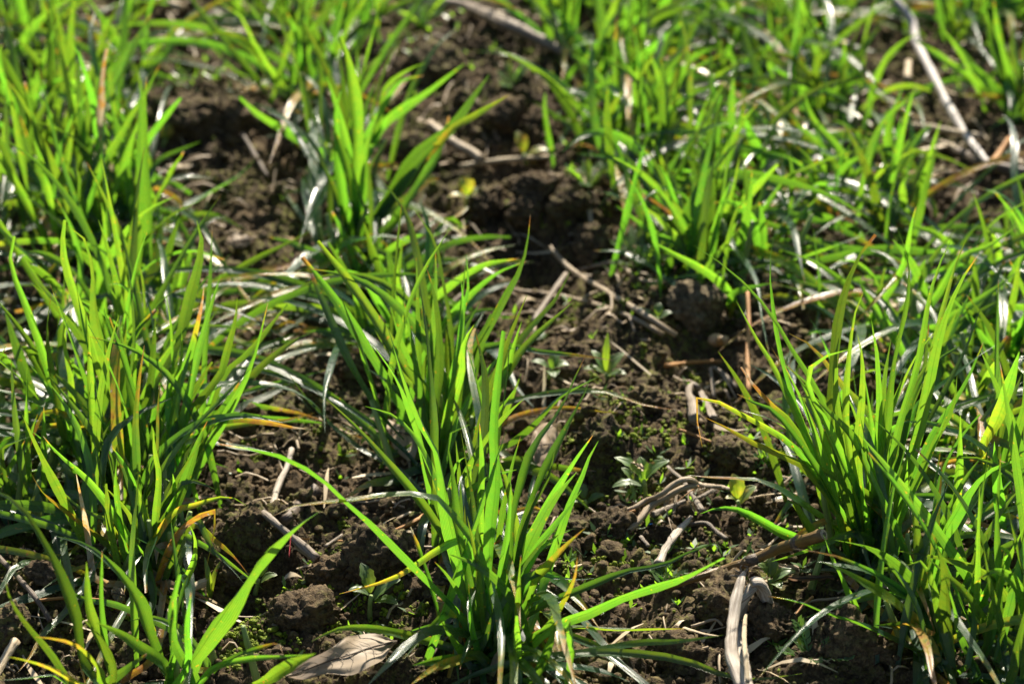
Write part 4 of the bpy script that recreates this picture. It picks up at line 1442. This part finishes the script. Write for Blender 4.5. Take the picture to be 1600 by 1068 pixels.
S('bark_strip', 'flat brown stub crossing behind the dry root clump', 'stub', 'z8', 40, 66, '610 165 680 230 750 290 830 410 940 585', M['grey_wood'], .006, 16, flat=.5, seed=60)
S('bark_strip', 'bleached split strip of stalk below the dry root clump', 'strip', 'z8', 50, 100, '830 630 780 690 720 750 650 840 590 930 530 1070',
  M['bleached'], .006, 20, flat=.5, ridge=.12, seed=61, wm=[40, 74, 80, 70, 70, 110])
S('root', 'dark crooked root beside the bleached split strip', 'root', 'z8', 40, 50, '760 712 830 705 900 695 980 700 1060 770 1160 850', M['bark'], .005, 18, seed=62)
S('twig', 'short grey splinter lying below the blue fragment', 'twig', 'z8', 40, 44, '365 815 390 850 440 910', M['grey_wood'], .003, 8, flat=.6, seed=63)
S('stub', 'grey dead stem stub standing beside the bare mound', 'stub', 'p', 17, 10, '1085 655 1082 632 1076 612 1082 600 1092 606', M['grey_wood'], .012, 14, rough=.22, ridge=.15, seed=64)
S('stub', 'splayed grey fibres of a dead stem below the standing stub', 'stub', 'p', 9, 13, '1096 612 1106 632 1116 652', M['grey_wood'], .010, 10, rough=.2, ridge=.2, flat=.5, seed=65)

# blue glint
gq = ground(1018, 818)
bv, bf, buv = tube_mesh(on_ground(px('z8', '425 708 455 700 500 690'), .003), np.array([6, 16, 5]) * .1685 * .5 * px_m(gq), 8, .5, rng=random.Random(5))
bo = mesh_obj('shell_fragment', bv - np.array(gq), bf, M['blue'], None, True, buv)
bo.location = gq
tag(bo, 'tiny shiny blue fragment under the dry root clump', 'fragment')

# husk
gh = ground(1122, 535)
hv = lumpy(icosphere(3)[0], random.Random(2), .35, 0, 2)
hv = hv * np.array([.0040, .0028, .0026])
ho = mesh_obj('seed_husk', hv, icosphere(3)[1].tolist(), M['husk'], None)
ho.location = (gh[0], gh[1] - .004, gh[2] + .0035)
tag(ho, 'small tan seed husk at the foot of the big grey clod', 'husk')
cv, cf, cuv = tube_mesh([np.array([0, -.0028, .0006]), np.array([.0004, -.0040, .0010])], [.0019, .0016], 10, rng=random.Random(4))
mesh_obj('husk_mouth', cv, cf, M['orange'], ho, True, cuv)


# ------------------------------------------------------------------ fallen broad leaves
def fallen_leaf(code, upper, lower, mid, label, lift_u, lift_l, veins, seed, age=0.0, name='fallen_leaf'):
    rng = random.Random(seed)
    n, k = 26, 11
    U = spline(on_ground(px(code, upper), lift_u), n)
    Lw = spline(on_ground(px(code, lower), lift_l), n)
    Mi = spline(on_ground(px(code, mid), (np.asarray(lift_u).mean() + np.asarray(lift_l).mean()) / 2), n)
    o_ = Mi[n // 2].copy()
    verts, uv, ag = [], [], []
    for i in range(n):
        for j in range(k):
            t = j / (k - 1)
            p = U[i] * (1 - 2 * t) + Mi[i] * 2 * t if t < .5 else Mi[i] * (2 - 2 * t) + Lw[i] * (2 * t - 1)
            wv = .0007 * math.sin(i * .9 + j * .7 + seed) + .0005 * math.sin(i * .37 - j * 1.9)
            verts.append(p + np.array([0, -wv, wv]) * (abs(t - .5) * 2 + .2))
            uv.append((t, i / n))
            ag.append(age + .5 * max(0, vnoise(np.array(i * .33), np.array(j * .5 + seed), seed)) + .12 * (abs(t - .5) > .42))
    fs = [(i * k + j, i * k + j + 1, i * k + j + k + 1, i * k + j + k) for i in range(n - 1) for j in range(k - 1)]
    ob = mesh_obj(name, np.array(verts) - o_, fs, M['dry_leaf'], None, True, uv, ag)
    ob.location = o_
    tag(ob, label, 'fallen leaf')
    s = px_m(o_)
    off = np.array([0, -.0007, .0005])
    v, f, u2 = tube_mesh(Mi + off, np.linspace(.8, 1.8, n) * s, 7, rng=rng)
    mesh_obj('midrib', v - o_, f, M['bark'], ob, True, u2)
    G = np.array(verts).reshape(n, k, 3)
    for q in range(veins):
        i0 = int(3 + q * (n - 7) / veins)
        for side in (0, 1):
            P = []
            for a_ in range(5):
                i = max(0, i0 - int(a_ * .9))
                j = 5 - a_ if side == 0 else 5 + a_
                P.append(G[i, j] + off)
            v, f, u2 = tube_mesh(spline(P, 8), np.linspace(.5, .2, 8) * s, 5, rng=rng)
            mesh_obj('side_vein', v - o_, f, M['grey_wood'], ob, True, u2)
    return ob


fallen_leaf('zl', '185 703 250 645 320 598 430 555 540 468 650 440 760 445 880 482', '185 707 300 722 450 692 600 690 720 640 800 590 835 545 880 488',
            '185 705 300 668 480 600 600 565 700 530 790 505 880 485', 'big pale dead leaf lying beside the tall central tuft',
            [.008, .012, .014, .015, .015, .014, .012, .010], [.006, .008, .010, .011, .011, .010, .009, .008], 8, 1)
fallen_leaf('zd', '235 300 330 250 450 255 570 283 660 312 705 285 800 292 830 400', '235 315 330 390 470 415 510 450 530 560 640 660 760 700 835 440',
            '235 307 320 330 500 372 600 395 700 412 780 425 832 432', 'decayed skeleton leaf on its stalk behind the tall central tuft',
            [.012] * 8, [.010, .010, .010, .009, .007, .006, .006, .010], 7, 2, .15)
S('leaf_stalk', 'dark stalk of the decayed skeleton leaf', 'leaf stalk', 'zd', 16, 24, '-60 245 0 262 120 290 245 308', M['bark'], .017, 10, rough=.05, seed=66)
fallen_leaf('p', '828 700 832 680 842 664 856 660 868 668 876 690', '828 704 836 722 848 730 860 728 870 716 877 694', '828 702 842 696 856 694 868 693 877 692',
            'crumpled pinkish dead leaf behind the tall central tuft', [.012] * 6, [.006] * 6, 3, 3, .1)
fallen_leaf('p', '352 378 360 368 374 364 388 366 398 372', '352 380 364 386 378 386 390 382 398 375', '352 379 368 376 382 375 398 374',
            'small white dead leaf scrap on the dark soil behind the big tuft', [.008] * 5, [.004] * 5, 2, 4)
fallen_leaf('p', '174 926 176 918 182 915 190 918 196 930', '174 929 180 938 188 940 194 938 197 932', '174 927 182 927 190 929 197 931',
            'tiny white flake at the foot of the tuft with a bare base', [.008] * 5, [.004] * 5, 2, 5)
fallen_leaf('z1', '500 130 620 118 760 110 900 132', '500 150 620 175 760 195 900 200', '500 142 620 145 760 155 900 165',
            'pale dry leaf strip lying against the cut brown stem', [.010] * 4, [.006] * 4, 2, 6, .1)
fallen_leaf('z1', '780 210 860 205 960 205 1180 195', '780 225 880 255 980 250 1200 240', '780 218 870 230 970 228 1190 218',
            'orange brown dry leaf strip below the pale strip', [.010] * 4, [.006] * 4, 2, 7, .75)
fallen_leaf('c7', '60 450 110 436 150 445 170 460', '60 465 100 482 140 475 172 465', '60 458 100 460 140 460 172 462',
            'grey withered leaf under the small weed by the photo edge', [.007] * 4, [.004] * 4, 2, 8, .1)
fallen_leaf('z8', '270 130 330 135 390 160', '280 140 330 180 385 215', '275 134 330 155 388 190', 'small dried leaf curl near the rough-leaved weed', [.01] * 3, [.008] * 3, 2, 9, .1)

# ------------------------------------------------------------------ clods of earth
for i, a in enumerate([
    (472, 975, 48, 'rounded brown clod next to bright moss, in front of the big pale leaf'),
    (592, 878, 50, 'dark clod at the end of the brown level straw'),
    (1088, 496, 42, 'big grey rough clod beside the small tan husk', 'grey_clod', (1.15, 1, .9), .25),
    (845, 300, 36, 'large knobbly clod beside the deep dark hollow', 'clod', (1.25, 1, .7), .4),
    (888, 328, 30, 'knobbly clod leaning on the large one by the dark hollow', 'clod', (1.1, 1, .8), .35),
    (825, 335, 26, 'lower of the three knobbly clods heaped by the dark hollow', 'clod', (1.1, 1, .8), .35),
    (786, 192, 38, 'blurred broad clod overhanging the shade behind the yellow weed', 'clod', (1.35, 1, .6), .45),
    (836, 206, 28, 'blurred smaller clod beside the broad overhanging one', 'clod', (1.1, 1, .8), .4),
    (395, 835, 38, 'clod under the knobbly end of the grey twig'),
    (1128, 945, 44, 'clod in the shade of the cut brown stem'),
    (935, 690, 34, 'clod on the bare mound under the lying leaf with a dry tip', 'clod', (1.3, 1, .6), .4),
    (1330, 1010, 52, 'clod beside the feathery weed'),
    (640, 1055, 30, 'small clod touching the big pale leaf'),
    (305, 200, 46, 'blurred clod in the bare strip of the far corner'),
    (352, 190, 34, 'smaller blurred clod next to the far corner clod'),
    (690, 112, 40, 'blurred clod below the long pale branch'),
    (1150, 722, 36, 'clod below the yellowing leaf by the tall dense tuft'),
    (700, 920, 34, 'clod against the foot of the tall central tuft'),
    (520, 905, 34, 'broken clod between the twig and the dark clod'),
    (1205, 985, 40, 'shaded clod under the arch of the bleached stalk'),
    (640, 250, 34, 'blurred clod by the pinkish brown twig'),
    (1290, 235, 40, 'blurred dark clod under the glittering tuft'),
    (1060, 1030, 40, 'clod at the bottom edge beside the bleached stalk'),
    (360, 905, 26, 'small clod below the small grass shoots'),
    (20, 985, 34, 'clod at the photo edge by the pale stick end'),
    (560, 585, 34, 'clod in the shaded hollow of the middle'),
    (1010, 640, 28, 'small clod on the sunlit crest of the bare mound'),
    (905, 960, 26, 'small clod under the long lying front blade'),
    (770, 330, 30, 'blurred clod by the yellow weed pair'),
    (930, 390, 36, 'blurred clod beneath the large knobbly one'),
    (490, 430, 36, 'blurred clod beside the drooping yellow tip'),
    (960, 830, 30, 'clod among the fine roots below the dry root clump'),
]):
    u, v, r, lab = a[:4]
    clod(u, v, r, lab, a[4] if len(a) > 4 else 'clod', i, a[5] if len(a) > 5 else (1.15, 1.0, .8), a[6] if len(a) > 6 else .35)

# ------------------------------------------------------------------ little weeds
seedling(1005, 778, 'rough dark-leaved weed right behind the dry root clump', [(160, 30, 15, 6.5), (100, 45, 12, 6), (20, 30, 13, 6.5), (190, 0, 13, 6)], .010, 1, serr=.12)
seedling(1155, 805, 'bright yellow-green weed seedling below the drooping leaf tip', [(110, 55, 11, 7), (30, 35, 11, 7), (200, 20, 6, 4), (250, 5, 6, 4)], .010, 2, age=.2)
seedling(1206, 925, 'pale green weed seedling in the crook of the bent bleached stalk', [(170, 50, 8, 8), (10, 20, 11, 6), (80, 40, 9, 6), (300, 10, 8, 5)], .006, 3)
seedling(582, 965, 'green weed seedling with toothed leaves above the big pale leaf', [(120, 50, 13, 6), (20, 30, 14, 7), (185, 15, 9, 6), (340, 5, 11, 6)], .012, 4, serr=.1)
seedling(402, 922, 'tiny weed seedling under the very broad front blade', [(60, 40, 9, 6), (10, 20, 8, 5), (200, 10, 8, 5)], .008, 5, age=.1)
seedling(857, 600, 'pale pair-leaved weed behind the central tufts', [(170, 15, 9, 5), (60, 40, 9, 5), (0, 10, 8, 6), (280, 10, 9, 6)], .006, 6)
seedling(945, 600, 'pale weed seedling on the crest of the bare mound', [(130, 35, 12, 5), (40, 35, 13, 6), (180, 10, 10, 5), (350, 10, 9, 5), (80, 75, 18, 3)], .006, 7, age=.05)
seedling(60, 845, 'grey-green rosette weed near the photo edge', [(80, 60, 14, 7), (140, 20, 16, 7), (30, 20, 16, 6), (200, 5, 17, 6), (340, 10, 13, 6)], .008, 8)
seedling(822, 255, 'blurred yellow weed on the straw at the bare mound', [(120, 50, 12, 7), (10, 10, 13, 6)], .006, 9, age=.35)
seedling(732, 325, 'blurred yellow-leaved weed near the knobbly clod', [(120, 60, 10, 9), (30, 20, 10, 6), (200, 5, 10, 5)], .008, 10, age=.3)
seedling(258, 228, 'blurred small yellow leaf standing by the glinting tuft', [(90, 70, 9, 9)], .004, 11, age=.3)
seedling(474, 245, 'blurred small yellow leaf on the soil by the far tuft', [(100, 60, 8, 9), (20, 10, 6, 5)], .004, 12, age=.3)
seedling(1520, 665, 'yellow-green weed half hidden behind the tall dense tuft', [(100, 50, 14, 10), (10, 30, 13, 8), (180, 20, 12, 8)], .010, 13, age=.25)
seedling(915, 790, 'small pale weed beside the tall central tuft', [(120, 40, 8, 5), (10, 20, 9, 5), (220, 10, 7, 5)], .008, 14, age=.1)
seedling(590, 480, 'bright rounded weed in the shadow of the middle tuft', [(60, 40, 12, 9), (160, 30, 11, 8), (280, 20, 11, 8)], .010, 15)
seedling(1030, 510, 'flat pale weed where the long straws end', [(170, 10, 12, 4), (20, 15, 8, 4), (80, 40, 7, 4)], .004, 16)
seedling(990, 760, 'tiny round-leaved weed beside the rough dark-leaved one', [(150, 40, 8, 5), (30, 30, 6, 4)], .006, 17, age=.1)
seedling(325, 940, 'three tiny grass shoots by the pale curved root', [(110, 70, 18, 2.4), (60, 60, 17, 2.4), (80, 85, 12, 2)], .004, 18, age=.1, serr=0)
feathery(1268, 1025, 'feathery weed at the foot of the front tuft', 7, .017, 1)
feathery(1040, 905, 'sparse feathery weed beside the cut brown stem', 6, .013, 2)
feathery(890, 885, 'small feathery weed against the tall central tuft', 5, .010, 3)
feathery(1000, 425, 'feathery weed below the dense bright tuft', 8, .022, 4)
feathery(800, 135, 'blurred feathery weed on top of the bare mound', 6, .018, 5)
feathery(920, 300, 'blurred feathery weed beside the large knobbly clod', 7, .02, 6)
feathery(660, 45, 'blurred mat of feathery weed under the long pale branch', 9, .022, 7)
feathery(1200, 735, 'feathery weed sprig under the tall dense tuft', 5, .012, 8)

# ------------------------------------------------------------------ crumbs of soil, moss, litter (nobody could count them)
nr = np.random.RandomState(4)


def scatter(n, x0, x1, y0, y1):
    """points over the part of the ground the camera can see, thinner outside it"""
    y = nr.uniform(y0, y1, n)
    x = nr.uniform(-1, 1, n) * (.185 * y / .99 * 1.28)
    return x, y


def balls(name, xs, ys, rs, mat, sub, nproto, amp, sink, sq=.8):
    V0, F0 = icosphere(sub)
    protos = []
    for k in range(nproto):
        if sub >= 3:
            rr = float(np.median(rs))
            protos.append(earthy(V0, rr, random.Random(900 + k), k * 2.1) / rr)
        else:
            protos.append(lumpy(V0, random.Random(900 + k), amp, 0, 2))
    protos = np.array(protos)
    n = len(xs)
    pi = nr.randint(0, nproto, n)
    V = protos[pi].copy()
    a = nr.uniform(0, 6.28, n)
    b = nr.uniform(0, 6.28, n)
    ca, sa = np.cos(a)[:, None], np.sin(a)[:, None]
    x, y, z = V[..., 0], V[..., 1], V[..., 2]
    x, y = x * ca - y * sa, x * sa + y * ca
    cb, sb = np.cos(b)[:, None], np.sin(b)[:, None]
    y, z = y * cb - z * sb, y * sb + z * cb
    st = nr.uniform(.75, 1.3, (n, 3))
    i = np.clip(((ys - Y0) / STEP).astype(int), 0, nyg - 1)
    j = np.clip(((xs - X0) / STEP).astype(int), 0, nxg - 1)
    h = H[i, j]
    V = np.stack([x * st[:, :1] * rs[:, None] + xs[:, None], y * st[:, 1:2] * rs[:, None] + ys[:, None],
                  z * sq * st[:, 2:] * rs[:, None] + (h + rs * (sq - sink))[:, None]], -1)
    FF = (F0[None] + (np.arange(n) * len(V0))[:, None, None]).reshape(-1, 3)
    o = big_mesh(name, V.reshape(-1, 3), FF, mat)
    o['kind'] = 'stuff'
    return o


n = 30000
x, y = scatter(n, 0, 0, .90, 1.85)
o = balls('soil_crumbs', x, y, .00045 + .0009 * nr.power(.6, n), M['clod'], 1, 24, .35, .3)
o['label'] = 'fine crumbs of dark soil'
n = 4500
x, y = scatter(n, 0, 0, .90, 1.85)
r = .0011 + .0011 * nr.power(.6, n)
o = balls('soil_lumps', x, y, r, M['clod'], 2, 30, .45, .3)
o['label'] = 'small lumps of dark soil'
n = 360
x, y = scatter(n, 0, 0, .90, 1.85)
r = .0024 + .0022 * nr.power(.5, n)
o = balls('soil_lumps', x, y, r, M['clod'], 3, 30, .42, .35)
o['label'] = 'middling lumps of dark soil'
n = 40
x, y = scatter(n, 0, 0, .90, 1.85)
r = .005 + .003 * nr.power(.4, n)
o = balls('soil_lumps', x, y, r, M['clod'], 4, 24, .42, .45)
o['label'] = 'larger lumps of dark soil'

# moss: pads of tiny green grains, at the spots the photo shows and thinly elsewhere
mx, my = [], []
for u, v, r_, k in [(430, 955, .010, 110), (400, 985, .012, 120), (425, 1000, .008, 70), (455, 940, .008, 50), (395, 1005, .010, 60), (560, 900, .015, 50),
                    (640, 940, .018, 60), (650, 965, .015, 60), (520, 870, .02, 50), (870, 690, .03, 60), (1000, 670, .03, 90), (960, 650, .03, 70),
                    (1050, 690, .02, 60), (1100, 560, .03, 40), (1010, 590, .03, 70), (960, 470, .03, 60), (1000, 840, .02, 60), (1060, 850, .02, 60),
                    (600, 690, .02, 40), (460, 720, .02, 40), (860, 300, .02, 60), (780, 300, .02, 60), (690, 80, .05, 90), (900, 880, .02, 50),
                    (530, 960, .012, 60), (120, 880, .02, 50), (1180, 760, .02, 50), (860, 500, .02, 40), (700, 400, .03, 40)]:
    c = ground(u, v)
    for q in range(max(3, k // 6)):                    # little cushions
        a_, b_ = nr.normal(0, r_ * .6), nr.normal(0, r_ * .8)
        mx += list(c[0] + a_ + nr.normal(0, .0013, 26))
        my += list(c[1] + b_ + nr.normal(0, .0016, 26))
x, y = scatter(900, 0, 0, .92, 1.8)
mx, my = np.concatenate([mx, x]), np.concatenate([my, y])
o = balls('moss', mx, my, np.tile(.0003 + .0006 * nr.power(.5, len(mx) // 2 + 1), 2)[:len(mx)], M['moss'], 1, 16, .5, .1, 1.0)
o['label'] = 'specks and pads of yellow-green moss on the soil'

# loose dry bits and fibres
V, FQ = [], []
rng = random.Random(99)
for k in range(850):
    yy = rng.uniform(.93, 1.85)
    xx = rng.uniform(-1, 1) * .185 * yy / .99 * 1.25
    L_ = rng.uniform(.006, .03)
    a = rng.uniform(0, math.pi)
    r_ = rng.uniform(.00022, .0007)
    P = []
    bend = rng.uniform(-1.2, 1.2)
    p = np.array([xx, yy])
    for s in range(6):
        P.append((p[0], p[1], hgt(p[0], p[1]) + .0025 + .002 * math.sin(s * 1.3 + k)))
        p = p + np.array([math.cos(a), math.sin(a)]) * L_ / 5
        a += bend / 5
    tv, tf, _ = tube_mesh(P, np.full(6, r_), 4, caps=False)
    b = len(V)
    V += list(tv)
    FQ += [tuple(b + q for q in f) for f in tf]
ob = big_mesh('plant_litter', np.array(V), np.array(FQ), M['straw'])
ob['kind'] = 'stuff'
ob['label'] = 'loose fibres and chaff on the soil'
V, FQ = [], []
for k in range(300):                                     # flat chaff: torn bits of old leaf
    yy = rng.uniform(.93, 1.85)
    xx = rng.uniform(-1, 1) * .185 * yy / .99 * 1.25
    L_, w_ = rng.uniform(.004, .04), rng.uniform(.0008, .0030)
    a = rng.uniform(0, 6.28)
    d = np.array([math.cos(a), math.sin(a), 0])
    sd = np.array([-math.sin(a), math.cos(a), rng.uniform(-.6, .6)])
    b = len(V)
    for s in range(5):
        t = s / 4
        c = np.array([xx, yy, 0]) + d * L_ * t
        c[2] = hgt(c[0], c[1]) + .003 + .003 * math.sin(t * 3.1 + k)
        ww = w_ * (1 - abs(t - .5) * 1.6) * .5
        V += [c - sd * ww, c + sd * ww]
    FQ += [(b + 2 * s, b + 2 * s + 1, b + 2 * s + 3, b + 2 * s + 2) for s in range(4)]
ob = big_mesh('plant_litter', np.array(V), np.array(FQ), M['pale_straw'])
ob['kind'] = 'stuff'
ob['label'] = 'torn pale bits of old leaf on the soil'


# tiny green sprouts, far too many to count
V, FQ = [], []
rng = random.Random(123)
spots = [ground(u, v) for u, v in [(1020, 890), (1110, 860), (900, 890), (1090, 730), (560, 950), (60, 830), (690, 60), (950, 140), (1000, 420), (1230, 760),
                                   (940, 280), (1080, 120), (1180, 170), (1330, 380), (1560, 150), (330, 130), (250, 120), (1480, 420), (1540, 480), (620, 700)]]
for k in range(620):
    if rng.random() < .62:
        c = rng.choice(spots)
        xx, yy = c[0] + rng.gauss(0, .016), c[1] + rng.gauss(0, .022)
    else:
        yy = rng.uniform(.93, 1.85)
        xx = rng.uniform(-1, 1) * .185 * yy / .99 * 1.2
    z = hgt(xx, yy, H)
    a0 = rng.uniform(0, 6.28)
    for q in range(rng.randint(2, 5)):
        a = a0 + q * 2.3 + rng.uniform(-.4, .4)
        e = rng.uniform(.2, 1.3)
        L_, w_ = rng.uniform(.0025, .0075), rng.uniform(.0005, .0013)
        d = np.array([math.cos(a) * math.cos(e), math.sin(a) * math.cos(e), math.sin(e)])
        sd = np.array([-math.sin(a), math.cos(a), 0]) * w_
        o_ = np.array([xx, yy, z + .001])
        b = len(V)
        V += [o_, o_ + d * L_ * .5 + sd, o_ + d * L_, o_ + d * L_ * .5 - sd]
        FQ.append((b, b + 1, b + 2, b + 3))
ob = big_mesh('sprouts', np.array(V), np.array(FQ), M['weed'])
ob['kind'] = 'stuff'
ob['label'] = 'tiny green sprouts speckling the soil'
